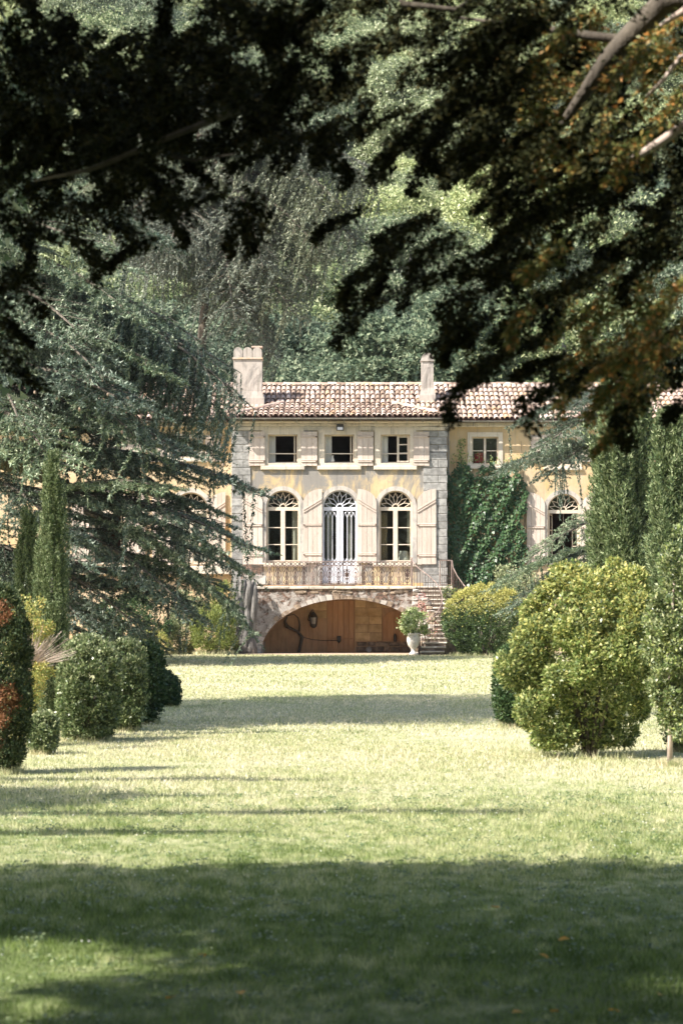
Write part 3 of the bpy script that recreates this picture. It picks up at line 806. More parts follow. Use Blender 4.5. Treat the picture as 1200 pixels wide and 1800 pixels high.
upper_window(165, 215, 770, 804, WY, house, closed=True, tm=7)
upper_window(829, 875, 768, 816, WY, house, closed=True, curtain=False, shade=True, tm=8)
upper_window(964, 1013, 770, 818, WY, house, closed=True, curtain='full', tm=8)
arched_window(304, 367, WY, lwin_z, wzs, house, curtain=True)
arched_window(161, 222, WY, lwin_z, wzs, house, 'none', opened=True)
arched_window(961, 1019, WY, lwin_z, wzs, house, 'none', opened=True)
def wsh(a, b, pk): shutter(XX(a, WY), XX(b, WY), ZZ(994, WY), ZZ(865, WY), ZZ(889, WY), WY-.105, house, pk)
wsh(367.5, 397, 'R'); wsh(268, 300, 'L'); wsh(225, 256, 'R'); wsh(127, 158, 'L'); wsh(924.5, 957, 'L'); wsh(1022, 1054, 'R')
for (a, b) in ((361, 389), (262, 291), (932, 960), (1020, 1048), (222, 249)):
    shutter(XX(a, WY), XX(b, WY), ZZ(812, WY), ZZ(765, WY), 0, WY-.105, house, 'L', arch_top=False, nb=(.14,), npl=3)
MB().chbox(WL0, PX0-.06, WY-.16, WY-.003, ZZ(751, WY), ZZ(743, WY)+.01, .03).build('cornice', M['trim'], house)
MB().chbox(PX1+.06, WR1, WY-.16, WY-.003, ZZ(751, WY), ZZ(743, WY)+.01, .03).build('cornice', M['trim'], house)
MB().chbox(WL0, PX0-.06, WY-.35, WY-.003, ZZ(1010, WY), ZZ(995, WY), .03).build('ledge', M['trim'], house)

# rooms behind the windows (real closed rooms, so the openings read dark)
rm = MB()
rm.box(WL0, WR1, 101.2, 101.4, 0, 9.6).box(WL0-.2, WL0, WY, 106, 0, 9.6).box(WR1, WR1+.2, WY, 106, 0, 9.6).box(WL0, WR1, 105.8, 106, 0, 9.6)
rm.box(WL0, WR1, WY+.42, 101.2, 6.45, 6.6).box(WL0, WR1, WY+.42, 101.2, 2.65, 2.8).box(WL0, WR1, WY+.42, 101.2, 9.15, 9.25)
rm.box(PX0+.25, PX1-.25, FY+.43, WY+.42, 6.46, 6.59).box(PX0+.25, PX1-.25, FY+.43, WY+.42, 2.66, 2.79)
for x in (PX0+.1, HX(548), HX(647), PX1-.3): rm.box(x, x+.12, WY+.42, 101.2, 0, 9.2)
rm.build('interior', M['interior'], house)
wr = MB(); wr.box(HX(650), HX(745), 99.8, 99.9, 2.81, 6.4); wr.build('room_screen', M['warmroom'], house)
# curtains inside the arched windows
def drape(a, b, y, z0, z1, mat='curtain'):
    cm = MB(); x0, x1 = HX(a), HX(b); n = 8
    for k in range(n):
        xa = x0+(x1-x0)*k/n; xb = x0+(x1-x0)*(k+1)/n
        cm.add([(xa, y+.03*(k % 2), z0), (xb, y+.03*((k+1) % 2), z0), (xb, y+.03*((k+1) % 2), z1), (xa, y+.03*(k % 2), z1)], [(0, 1, 2, 3)])
    cm.build('curtain', M[mat], house)
drape(513, 531, FY+.5, HZ(992), HZ(880)); drape(462, 473, FY+.5, HZ(992), HZ(880)); drape(573, 583, FY+.5, 2.9, HZ(880)); drape(612, 620, FY+.5, 2.9, HZ(880))
drape(716, 728, FY+.5, HZ(960), HZ(880)); drape(667, 681, FY+.6, HZ(992), HZ(900), 'ochre')
# lamp standing inside the right hand arched window
lt = thing('table_lamp', 'white pleated table lamp behind the right arched window pane', 'lamp', (HX(709.5), FY+.50, HZ(990)))
l = MB(); l.lathe([(.0, 0), (.11, 0), (.11, .03), (.03, .06), (.03, .2)], (0, 0, .0), 12); link('lamp_base', l.mesh('lamp_base', M['darkiron'], smooth=True), lt)
l = MB(); l.lathe([(.26, .13), (.17, .50)], (0, 0, 0), 24); link('lamp_shade', l.mesh('lamp_shade', M['curtain']), lt)
MB().box(HX(690), HX(726), FY+.30, FY+.75, HZ(990)-.06, HZ(990)-.001).build('side_table', M['interior'], None)
tag(bpy.data.objects['side_table'], 'dark table inside the right arched window holding the lamp', 'table')
# jug on the middle upper window ledge
jg = MB(); jg.lathe([(0, 0), (.06, 0), (.09, .1), (.05, .2), (.04, .27), (.055, .30)], (HX(584), FY+.27, HZ(813)+.0), 12)
tag(jg.build('jug', M['curtain'], smooth=True), 'small white jug standing in the middle upper window', 'jug')

# floodlight
fl = thing('floodlight', 'small grey floodlight fixed under the eaves above the middle window', 'light', (HX(597.5), FY-.24, HZ(752)))
b = MB(); b.chbox(-.15, .15, -.14, .0, -.13, .06, .03); b.box(-.13, .13, -.10, .05, .06, .13); link('housing', b.mesh('housing', M['darkiron']), fl)
b = MB(); b.box(-.11, .11, -.155, -.141, -.11, -.0); link('lens', b.mesh('lens', M['bluewhite']), fl)
b = MB(); b.box(-.03, .03, .0, .235, -.03, .03); link('bracket', b.mesh('bracket', M['darkiron']), fl)

# ---- roof
E0 = 95.35; W0 = WY - .45; RY = 101.0
RZ = ZZ(677, RY); we = ZZ(739, W0); pe = ZZ(734, E0)
sm = (RZ-we)/(RY-W0)
AP_Y = 98.3; AP_Z = we + sm*(AP_Y-W0); sp = (AP_Z-pe)/(AP_Y-E0)
HXL, HXR = HX(399), HX(791); AL, AR = XX(497, AP_Y), XX(690, AP_Y)
def roofz(x, y):
    zm = we + sm*(y-W0) if y >= W0 else -99
    zp = -99
    if HXL <= x <= HXR and y < AP_Y:
        zp = pe + sp*(y-E0)
        for (hx, ax) in ((HXL, AL), (HXR, AR)):
            u = (x-hx)/(ax-hx)
            if u < 1:
                # hip plane: from the eave corner up to the apex
                zh = pe + (AP_Z-pe)*u + sm*.3*(y-(E0+(AP_Y-E0)*u))
                zp = min(zp, zh + .0) if y > E0+(AP_Y-E0)*u else zp
    return max(zm, zp)
xs_ = np.arange(WL0-.3, WR1+.3, .2035/4)
mbp = MB(); V = []; ys_ = [E0, E0+.5, E0+1.0, 96.31] + list(np.arange(96.7, RY+.01, .4)) + [RY]
for y in ys_:
    for i, x in enumerate(xs_):
        z = roofz(x, y)
        yy = y
        if z < 0: z = roofz(x, W0); yy = W0
        V.append((x, yy, z + .018*math.cos(2*math.pi*i/4)-.02))
nx = len(xs_); Fc = []
for j in range(len(ys_)-1):
    for i in range(nx-1): Fc.append((j*nx+i, j*nx+i+1, (j+1)*nx+i+1, (j+1)*nx+i))
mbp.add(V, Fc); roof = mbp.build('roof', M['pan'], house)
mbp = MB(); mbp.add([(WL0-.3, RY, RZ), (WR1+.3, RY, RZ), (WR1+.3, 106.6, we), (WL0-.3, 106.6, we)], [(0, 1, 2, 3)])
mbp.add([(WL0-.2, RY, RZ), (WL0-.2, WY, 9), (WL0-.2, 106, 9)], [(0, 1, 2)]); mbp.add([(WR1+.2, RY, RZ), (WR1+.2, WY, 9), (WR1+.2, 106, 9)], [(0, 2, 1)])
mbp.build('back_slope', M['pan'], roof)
# cover tiles
TL, TR = .70, .098
def tile_arrays():
    V = []; n = 6
    for (t, rad) in ((0, TR), (1, TR*.86)):
        for k in range(n+1):
            a = math.pi*k/n; V.append((rad*math.cos(a), t*TL, rad*math.sin(a)*.95))
    for k in range(n+1):
        a = math.pi*k/n; V.append(((TR-.018)*math.cos(a), 0.0, (TR-.018)*math.sin(a)*.95))
    Fc = [(k, k+1, n+2+k, n+1+k) for k in range(n)] + [(2*n+2+k, 2*n+3+k, k+1, k) for k in range(n)]
    return V, Fc
TV, TF = tile_arrays()
tme = bpy.data.meshes.new('roof_tile'); tme.from_pydata(TV, [], TF); setmats(tme, M['tile']); tme.polygons.foreach_set('use_smooth', [True]*len(TF)); tme.update()
spots = []
pitch = .2035; row = .585
x = WL0
while x < WR1:
    inp = HXL+.05 <= x <= HXR-.05
    y0 = E0-.06 if inp else W0-.06
    y = y0
    while y < RY-.15:
        jx, jz = rg.uniform(-.012, .012), rg.uniform(0, .014)
        za, zb = roofz(x, max(y, E0 if inp else W0)), roofz(x, min(y+row, RY))
        spots.append((x+jx, y+rg.uniform(-.02, .02), za+.065+jz, math.atan2(zb-za, row)-.085, rg.uniform(-.05, .05)))
        y += row
    x += pitch
cxm = (HXL+HXR)/2
spots.sort(key=lambda s: (abs(s[0]-cxm) > 100, s[1]*.0+abs(s[0]-cxm)))
sv = []
for i, (x, y, z, sl, yw) in enumerate(spots):
    Mx = Matrix.Translation((x, y, z)) @ Matrix.Rotation(yw, 4, 'Z') @ Matrix.Rotation(sl, 4, 'X')
    if i < 300:
        o = link('roof_tile', tme, roof); o.matrix_basis = Matrix.Translation(-Vector(org(roof))) @ Mx
    else: sv.append(Mx)
b = MB()
for Mx in sv: b.add([Mx @ Vector(v) for v in TV], TF)
o = b.build('roof_tiles', M['tile'], roof, smooth=True); o['kind'] = 'stuff'
# ridge and hip caps
x = WL0; cap = bpy.data.meshes.new('ridge_tile')
cap.from_pydata([((z*1.25), y*.55, x_*1.1) for (z, y, x_) in TV], [], TF); setmats(cap, M['tile']); cap.update()
while x < WR1:
    o = link('ridge_tile', cap, roof); o.location = Vector((x, RY, RZ+.02+rg.uniform(0, .02)))-Vector(org(roof)); o.rotation_euler = (0, 0, -math.pi/2+rg.uniform(-.04, .04)); x += .37
for (hx, ax) in ((HXL, AL), (HXR, AR)):
    p = Vector((hx, E0, pe)); q = Vector((ax, AP_Y, AP_Z)); n = int((q-p).length/.36); d = (q-p)
    for k in range(n):
        o = link('hip_tile', cap, roof); c = p+d*(k/n)+Vector((0, 0, .09)); o.location = c-Vector(org(roof))
        o.rotation_euler = (math.atan2(d.z, math.hypot(d.x, d.y)), 0, math.atan2(d.y, d.x)-math.pi/2)
# gutters with brackets and down pipe
def gutter(x0, x1, y, z):
    g = MB(); n = 6; V = []
    for x in (x0, x1):
        for k in range(n+1):
            a = math.pi+math.pi*k/n; V.append((x, y+.07*math.cos(a), z+.06*math.sin(a)))
    g.add(V, [(k, k+1, n+2+k, n+1+k) for k in range(n)] + [tuple(range(n+1)), tuple(range(n+1, 2*n+2))[::-1]])
    x = x0+.3
    while x < x1: g.bar((x, y, z-.06), (x, y+.35, z-.17), .012); x += .62
    g.build('gutter', M['gutter'], house)
gutter(HXL, HXR, E0-.10, pe-.02); gutter(WL0, HXL-.02, W0-.10, we-.02); gutter(HXR+.02, WR1, W0-.10, we-.02)
MB().tube([(HX(789), W0-.1, we-.08), (HX(789), WY-.06, we-.45), (HX(789), WY-.06, 1.0)], .035, 8).build('downpipe', M['gutter'], house)

# chimneys
def chimney(cx, w_, D, ytop, label, tri=True):
    zt = ZZ(ytop, D); zb = roofz(cx, D)-.5; h = w_/2
    b = MB(); dp = .36 if tri else .30
    zcap = zt-.50 if tri else zt-.28
    b.add([(cx-h-.10, D-dp-.08, zb), (cx+h+.10, D-dp-.08, zb), (cx+h+.1, D+dp, zb), (cx-h-.1, D+dp, zb),
           (cx-h-.09, D-dp-.06, zb+.72), (cx+h+.09, D-dp-.06, zb+.72), (cx+h+.09, D+dp, zb+.72), (cx-h-.09, D+dp, zb+.72),
           (cx-h, D-dp, zb+1.0), (cx+h, D-dp, zb+1.0), (cx+h, D+dp, zb+1.0), (cx-h, D+dp, zb+1.0),
           (cx-h, D-dp, zcap), (cx+h, D-dp, zcap), (cx+h, D+dp, zcap), (cx-h, D+dp, zcap)],
          [(0, 1, 5, 4), (1, 2, 6, 5), (2, 3, 7, 6), (3, 0, 4, 7), (4, 5, 9, 8), (5, 6, 10, 9), (6, 7, 11, 10), (7, 4, 8, 11), (8, 9, 13, 12), (9, 10, 14, 13), (10, 11, 15, 14), (11, 8, 12, 15), (12, 13, 14, 15)])
    c = b.build('chimney', M['chimney'], roof); c['label'] = label
    if tri:
        for k in range(3):
            xa = cx-h + w_*k/3; xb = xa+w_/3
            plate('chimney_vault', arch(xa+.01, xb-.01, zcap+.002, zt-.06-w_/6, 10), [], D-dp-.04, D+dp, M['chimney'], c)
        MB().box(cx-h-.03, cx+h+.03, D-dp-.06, D+dp+.02, zcap-.05, zcap+.01).build('chimney_band', M['tile'], c)
        MB().box(cx+h*.25, cx+h*1.02, D-.2, D+.25, zt-.06, zt+.0).build('cap_tile', M['tile'], c)
    else:
        plate('chimney_vault', arch(cx-h-.01, cx+h+.01, zcap+.002, zt-h, 12), [], D-dp-.02, D+dp, M['chimney'], c)
        MB().box(cx-h-.03, cx+h+.03, D-dp-.05, D+dp+.02, zcap-.05, zcap).build('chimney_band', M['chimney'], c)
chimney(XX(436, 98.4), XX(461, 98.4)-XX(411, 98.4), 98.4, 609, 'broad left chimney topped with three rounded vaults')
chimney(XX(750.5, 98.8), XX(761, 98.8)-XX(740, 98.8), 98.8, 622, 'slim right chimney with one rounded top', False)

# ---- basement doors and stones behind the arch
dr = MB(); dr.box(HX(575), HX(622.5), FY+.10, FY+.13, zd0, HZ(1054)); d = dr.build('door', M['wooddoor'], house); d['label'] = 'tall orange plank door under the terrace'
for k in range(5):
    xa = HX(575)+(HX(622.5)-HX(575))*k/5; xb = HX(575)+(HX(622.5)-HX(575))*(k+1)/5
    MB().chbox(xa+.006, xb-.006, FY+.06, FY+.098, zd0+.02, HZ(1122)-.01, .008).build('plank', M['wooddoor'], d)
    MB().chbox(xa+.006, xb-.006, FY+.06, FY+.098, HZ(1122)+.01, HZ(1055), .008).build('plank', M['wooddoor'], d)
d = plate('door', arch(HX(672), HX(711), HZ(1127), HZ(1094)), [], FY+.10, FY+.13, M['wooddoor'], house); d['label'] = 'small round headed hatch door'
for k in range(4):
    x0_ = HX(672)+(HX(711)-HX(672))*k/4; x1_ = x0_+(HX(711)-HX(672))/4
    cxx, rr_ = HX(691.5), HX(711)-HX(691.5)
    tp = [(x1_-.006+(x0_-x1_+.012)*j/3, HZ(1094)+math.sqrt(max(0, rr_**2-(x1_-.006+(x0_-x1_+.012)*j/3-cxx)**2))-.01) for j in range(4)]
    plate('plank', [(x0_+.006, HZ(1126)), (x1_-.006, HZ(1126))]+tp, [], FY+.06, FY+.098, M['wooddoor'], d)
z = HZ(1127)+.01; k = 0
while z < 2.6:
    x = HX(624); z1 = z+.33
    off = rg.uniform(.2, .5)
    while x < HX(762):
        x2 = min(x+rg.uniform(.42, .75), HX(763))
        # leave the hatch free
        if x2 < HX(671) or x > HX(711): pass
        elif z < HZ(1072):
            if x < HX(670): x2 = HX(671)
            else: x = HX(712) if x < HX(712) else x; x2 = max(x2, x+.4)
        if x2-x > .08 and not (x > HX(670) and x2 < HX(712) and z < HZ(1072)):
            MB().chbox(x+.006, x2-.006, FY-.02, FY-.001, z+.006, z1-.006, .006, rg, .003).build('stone_block', M['ashlar'], house)
        x = x2
    z = z1; k += 1
z = .15
while z < HZ(1130):
    x = HX(624)+rg.uniform(0, .1); z1 = z+rg.uniform(.17, .24)
    while x < HX(762):
        x2 = x+rg.uniform(.22, .5)
        MB().chbox(x+.012, x2-.012, FY-.05, FY-.002, z+.012, min(z1, HZ(1128))-.012, .03, rg, .02).build('rubble_stone', M['rubble'], house)
        x = x2
    z = z1
# sandstone blocks left of the door head
for (a, b, ya, yb) in ((504, 540, 1060, 1073), (541, 574, 1060, 1073), (520, 556, 1047, 1059), (557, 574, 1047, 1059), (540, 574, 1074, 1087)):
    MB().chbox(HX(a)+.006, HX(b)-.006, FY-.02, FY-.001, HZ(yb)+.006, HZ(ya)-.006, .006, rg, .003).build('stone_block', M['ashlar'], house)
# little things fixed or standing under the arch
hb = MB(); hb.chbox(HX(592), HX(599), FY-.16, FY+.055, HZ(1127), HZ(1118), .02); hb.add([(HX(592), FY-.16, HZ(1127)), (HX(599), FY-.16, HZ(1127)), (HX(595.5), FY-.08, HZ(1131))], [(0, 1, 2)])
tag(hb.build('letter_box', M['darkiron']), 'small black box hanging on the tall plank door', 'box')
hb = MB(); hb.tube([(HX(532), FY-.03, HZ(1120)), (HX(550), FY-.03, HZ(1124.5)), (HX(570), FY-.03, HZ(1126)), (HX(592), FY-.03, HZ(1125.5))], .012, 5)
tag(hb.build('washing_line', M['darkiron']), 'thin dark wire from the vine stem to the plank door', 'wire')
hb = MB(); hb.tube([(HX(694), FY-.04, HZ(1128)), (HX(694), FY-.04, HZ(1118)), (HX(694), FY-.03, HZ(1114))], [.06, .065, .03], 8)
tag(hb.build('bottle', M['darkiron'], smooth=True), 'dark bottle standing on the ledge of the small arched hatch', 'bottle')
hb = MB(); hb.lathe([(.0, -.02), (.06, -.02), (.06, 0), (.11, .01), (.12, 0), (.11, -.03)], (0, 0, 0), 16)
o = hb.build('wheel', [M['gutter']]); o.location = (HX(648), FY-.12, .26); o.rotation_euler = (math.radians(90), 0, 0); tag(o, 'small round grey disc leaning low on the rubble wall under the arch', 'disc')
ln = thing('wall_lantern', 'black iron lantern hanging on the wall under the arch', 'lantern', (HX(551), FY-.25, HZ(1103)))
b = MB(); b.lathe([(.05, -.02), (.13, .05), (.17, .42), (.10, .55), (.03, .62), (0, .64)], (0, 0, 0), 8); link('lantern_body', b.mesh('lantern_body', M['darkiron']), ln)
b = MB(); b.lathe([(.10, .14), (.14, .40)], (0, -.045, 0), 8); link('lantern_glass', b.mesh('lantern_glass', M['gutter']), ln)
b = MB(); b.tube([(0, .24, .2), (-.22, .15, .3), (-.16, .05, .55), (-.02, 0, .72), (.02, .0, .64)], .018, 5); link('bracket', b.mesh('bracket', M['darkiron']), ln)
b = MB(); P_ = [(HX(524), HZ(1152)), (HX(528), HZ(1135)), (HX(531), HZ(1120)), (HX(524), HZ(1111)), (HX(514), HZ(1106)), (HX(504), HZ(1101)), (HX(501), HZ(1092)), (HX(505), HZ(1084))]
b.tube([(x, FY-.10, z) for x, z in P_], [.07, .06, .075, .05, .05, .08, .05, .03], 7)
b.tube([(HX(526), FY-.10, HZ(1110)), (HX(527), FY-.1, HZ(1098)), (HX(524), FY-.1, HZ(1086)), (HX(517), FY-.1, HZ(1080)), (HX(500), FY-.1, HZ(1083))], [.05, .035, .03, .02, .015], 6)
o = b.build('vine_trunk', M['bark'], smooth=True); tag(o, 'twisted bare vine stem climbing the orange wall under the arch', 'vine')

# ================================================================== TERRACE
TY = 93.4
def TX(px): return XX(px, TY)
def TZ(py): return ZZ(py, TY)
ter = thing('arched_terrace', 'raised stone terrace on one wide low arch with crumbling plaster', 'terrace', (TX(600), TY, .13))
DECK = TZ(1030.5)
acx, arw = TX(609), TX(760)-TX(609); azs = .1; azt = TZ(1053)
plate('terrace_wall', rect(TX(424), TX(793), 0, DECK-.11), [[(acx+arw*math.cos(math.pi*i/28), azs+(azt-azs)*math.sin(math.pi*i/28)) for i in range(29)]], TY, TY+.55, M['terrace'], ter)
# vault under the deck
vm = MB(); n = 28
for i in range(n):
    a0, a1 = math.pi*i/n, math.pi*(i+1)/n
    p0 = (acx+arw*math.cos(a0), azs+(azt-azs)*math.sin(a0)); p1 = (acx+arw*math.cos(a1), azs+(azt-azs)*math.sin(a1))
    vm.add([(p0[0], TY+.55, p0[1]), (p1[0], TY+.55, p1[1]), (p1[0], FY-.002, p1[1]), (p0[0], FY-.002, p0[1])], [(0, 1, 2, 3)])
vm.build('vault', M['basement'], ter)
vm = MB(); vm.box(TX(424), TX(462), TY+.55, FY-.003, 0, DECK-.12).box(TX(762), TX(793), TY+.55, FY-.003, 0, DECK-.12); vm.build('side_wall', M['terrace'], ter)
# deck slabs
x = TX(420)
while x < TX(795):
    x2 = min(x+rg.uniform(.7, 1.2), TX(796)); MB().chbox(x+.004, x2-.004, TY-.07, FY-.008, DECK-.11, DECK, .02, rg, .006).build('deck_slab', M['stonestep'], ter); x = x2
# arch ring stones
n = 40
for i in range(n):
    a0 = math.pi*(i+.06)/n; a1 = math.pi*(i+.94)/n
    if rg.random() < .12: continue
    t0 = rg.uniform(.08, .22)
    def q(a, e): return (acx+(arw+e)*math.cos(a), azs+(azt-azs+e)*math.sin(a))
    if TX(790) < q(a0, 0)[0] or q(a1, t0)[1] > DECK-.12: continue
    plate('voussoir', [q(a0, .0), q(a0, t0), q(a1, t0+rg.uniform(-.04, .04)), q(a1, .0)], [], TY-.02-rg.random()*.02, TY+.05, M['rubble'] if 6 < i < 34 and rg.random() < .6 else M['archstone'], ter)
# rubble showing through the plaster near the deck
for k in range(34):
    x = TX(rg.uniform(500, 720)); z = TZ(rg.uniform(1036, 1046)); e = abs(x-acx)/arw
    if e < 1 and z < azs+(azt-azs)*math.sqrt(1-e*e)+.12: continue
    MB().chbox(x, x+rg.uniform(.15, .35), TY-.025, TY+.01, z, z+rg.uniform(.07, .13), .02, rg, .02).build('rubble_stone', M['rubble'], ter)
# low masonry parapet at the left end
MB().chbox(TX(424), TX(463), TY, TY+.35, DECK, TZ(992), .04, rg, .03).build('parapet', M['terrace'], ter)
MB().chbox(TX(427), TX(468), TY-.04, TY-.002, TZ(1029), TZ(1012), .03, rg, .03).build('parapet_stone', M['archstone'], ter)

# wrought iron balcony railing, panel by panel
rl = thing('balcony_railing', 'ornate rusty wrought iron railing along the terrace edge', 'railing', (TX(594), TY+.06, DECK))
RT = TZ(986.5)-.0; RB = DECK+.06; RYY = TY+.06
def ring(mb_, cx, cz, rx, rz, th, y, n=10, mi=0):
    mb_.tube([(cx+rx*math.cos(2*math.pi*k/n), y, cz+rz*math.sin(2*math.pi*k/n)) for k in range(n+1)], th, 3, mi, cap=False)
RX0, RX1 = TX(466), TX(723); NP = 17; pw = (RX1-RX0)/NP
b = MB(); b.box(RX0, RX1, RYY-.025, RYY+.025, RT-.03, RT).box(RX0, RX1, RYY-.015, RYY+.015, RB-.02, RB+.01).box(RX0, RX1, RYY-.012, RYY+.012, RT-.19, RT-.165)
b.build('handrail', M['railpaint'], rl)
for k in range(NP):
    p = MB(); xc = RX0+pw*(k+.5); y = RYY; H = RT-RB; t = .018
    if k in (9, 16):       # lyre panels
        ring(p, xc, RB+H*.42, pw*.33, H*.20, t, y); ring(p, xc-.06, RB+H*.58, .05, .09, t, y, 8); ring(p, xc+.06, RB+H*.58, .05, .09, t, y, 8)
        ring(p, xc, RB+H*.18, pw*.25, H*.10, t, y, 8); ring(p, xc, RB+H*.42, .05, .07, t*2.2, y, 8)
        p.bar((xc, y, RB), (xc, y, RT-.18), t)
    else:
        for s_ in (-1, 1):
            p.tube([(xc+s_*pw*.06, y, RB), (xc+s_*pw*.34, y, RB+H*.10), (xc+s_*pw*.10, y, RB+H*.24), (xc+s_*pw*.36, y, RB+H*.40), (xc+s_*pw*.30, y, RB+H*.55), (xc+s_*pw*.08, y, RB+H*.68), (xc+s_*pw*.3, y, RT-.18)], t, 3, cap=False)
        ring(p, xc, RB+H*.42, pw*.16, H*.13, t, y, 8); p.bar((xc, y, RB), (xc, y, RT-.18), t)
        ring(p, xc, RB+H*.10, pw*.14, .05, t, y, 6)
    for q_ in (-.25, .25): ring(p, xc+pw*q_, RT-.105, pw*.2, .055, t*.9, y, 8)
    p.bar((RX0+pw*k, y, RB), (RX0+pw*k, y, RT), .013)
    p.build('railing_panel', M['iron'] if (k*7) % 5 else M['railpaint'], rl)
MB().box(RX1-.03, RX1+.03, RYY-.03, RYY+.03, DECK, TZ(980)).build('post', M['railpaint'], rl)
lr = thing('landing_railing', 'short straight iron railing at the right end of the terrace landing', 'railing', (TX(783), TY, DECK))
b = MB(); b.box(TX(773), TX(793), TY+.02, TY+.06, TZ(986), TZ(984)).box(TX(773), TX(793), TY+.02, TY+.05, DECK+.05, DECK+.07); b.build('handrail', M['railpaint'], lr)
for k in range(7):
    x = TX(773)+(TX(793)-TX(773))*k/6; MB().tube([(x, TY+.04, DECK), (x, TY+.04, TZ(985))], .022 if k in (0, 6) else .010, 4).build('baluster', M['railpaint'] if k in (0, 6) else M['iron'], lr)

# ================================================================== STAIRS
st = thing('garden_staircase', 'curved flight of worn stone steps rising to the terrace', 'stairs', (XX(765, 91), 91, .13))
LR = [(738, 781), (739, 783), (742, 785), (748, 787), (754, 790), (759, 793), (763, 797), (765, 800), (765, 803), (763, 804), (760, 803), (757, 801), (752, 797), (744, 789), (735, 781), (729, 776)]
NS = len(LR); Ztop = DECK; rise = (Ztop-.13)/NS
SD = [89.3+(TY-.12-89.3)*k/NS for k in range(NS+1)]
for k, (a, b_) in enumerate(LR):
    D0, D1 = SD[k], SD[k+1]; x0, x1 = XX(a, D0), XX(b_, D0); z = .13+rise*(k+1)
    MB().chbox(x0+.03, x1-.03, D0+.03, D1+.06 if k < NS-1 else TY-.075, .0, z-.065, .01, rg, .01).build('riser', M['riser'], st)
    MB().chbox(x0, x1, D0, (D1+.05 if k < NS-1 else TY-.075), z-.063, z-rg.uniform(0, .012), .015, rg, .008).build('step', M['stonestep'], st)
# broken side wall, stone by stone, following the left flank
for k in range(1, NS-1):
    D0 = SD[k]; x0 = XX(LR[k][0], D0)
    zt = .13+rise*(k+1)
    z = .1
    while z < zt:
        h = rg.uniform(.14, .24)
        MB().chbox(x0-.22+rg.uniform(-.02, .02), x0+.0, D0-.02, D0+.25, z+.008, min(z+h, zt+.05)-.008, .03, rg, .02).build('rubble_stone', M['archstone'] if rg.random() < .55 else M['rubble'], st)
        z += h
def stair_rail(name, label, pts, foot, step=1, thick=.02):
    t = thing(name, label, 'railing', pts[-1])
    MB().tube(pts, thick, 6).build('handrail', M['railpaint'], t, smooth=True)
    P = [Vector(p) for p in pts]
    acc = []; 
    for i in range(len(P)-1):
        m_ = max(1, int((P[i+1]-P[i]).length/.17))
        for j in range(m_): acc.append(P[i]+(P[i+1]-P[i])*j/m_)
    for q in acc[1:]:
        zf = foot(q)
        if q.z-zf > .1: MB().tube([q, (q.x, q.y, zf)], .0095, 4).build('baluster', M['iron'], t)
    return t
def foot_l(q):
    for k in range(NS):
        if q.y < SD[k+1]: return .13+rise*(k+1)-.02
    return DECK
rp = [(722, 979), (727, 991), (738, 1001), (752, 1011), (765, 1023), (773, 1035), (777, 1047), (776, 1062), (768, 1077), (755, 1090), (742, 1101), (734, 1112)]
pts = [W(px, py, TY-.05-(TY-.05-89.35)*i/(len(rp)-1)) for i, (px, py) in enumerate(rp)]
stair_rail('stair_handrail', 'thin pale curving handrail on the left side of the garden stairs', pts, foot_l)
nw = MB(); nx_, nd = XX(736, 89.2), 89.2; nw.tube([(nx_, nd, .1), (nx_, nd, ZZ(1110, nd))], .045, 6); nw.lathe([(0, .12), (.05, .08), (.06, .03), (.03, 0)], (nx_, nd, ZZ(1110, nd)), 10)
tag(nw.build('newel_post', M['iron']), 'rusty iron newel post at the foot of the garden stairs', 'post')
rp = [(794, 985), (796, 998), (803, 1012), (813, 1026), (824, 1040), (832, 1056)]
pts = [W(px, py, TY-.05-2.2*i/(len(rp)-1)) for i, (px, py) in enumerate(rp)]
stair_rail('outer_handrail', 'thin handrail curving down on the right of the stairs behind the clipped bush', pts, lambda q: max(.2, q.z-.95))

# urn with plant
ud = 88.9; ux = XX(726, ud)
urn = MB(); urn.lathe([(0, 0), (.17, 0), (.17, .08), (.10, .12), (.07, .20), (.10, .26), (.19, .36), (.235, .52), (.24, .66), (.22, .74), (.27, .80), (.27, .83), (.20, .82), (0, .78)], (ux, ud, .13), 22)
o = urn.build('stone_urn', M['urn'], smooth=True); tag(o, 'pale stone urn on a foot at the bottom of the stairs', 'urn')
def clump(name, label, cat, px, py, D, rx, rz, mat, n, leafL, seed, mats2=None, frac=.1, group=None, **kw):
    r = np.random.default_rng(seed); c = W(px, py, D)
    t = thing(name, label, cat, (c[0], D, c[2]-rz), group)
    V = shell_leaves(r, n, (rx, rx*.9, rz), leafL=leafL, center=(0, 0, rz), **kw)
    mi = (r.random(len(V)) < frac).astype(int) if mats2 else None
    link('leaves', fast_mesh('leaves', V.reshape(-1, 3), 4, [M[mat]]+([M[mats2]] if mats2 else []), mi), t)
    s = shrub_stems(r, (rx, rx, rz), 5); link('stem', s.mesh('stem', M['bark']), t)
    return t
clump('urn_plant', 'pale leafy plant spilling out of the stone urn', 'plant', 727, 1094, 88.9, .50, .46, 'geranium', 2400, .085, 5, ratio=.8, amp=.3, k=30, kap=12, ncl=40, rcl=(.2, .5))
clump('flowering_creeper', 'thin creeper with reddish leaves tangled over the stair handrail', 'plant', 750, 1105, 90.0, .42, .75, 'silvery', 700, .05, 6, 'pink', .35, inner=.6)
clump('stair_weed', 'tuft of green and orange leaves growing beside the top steps', 'plant', 792, 1046, 92.3, .34, .42, 'laurel', 900, .06, 7, 'yellowleaf', .15, inner=.5)
clump('stair_shrub', 'dried pinkish flower heads hanging beside the upper steps', 'plant', 741, 1063, 92.0, .20, .45, 'pink', 420, .05, 8, 'deadtwig', .5, inner=.5)

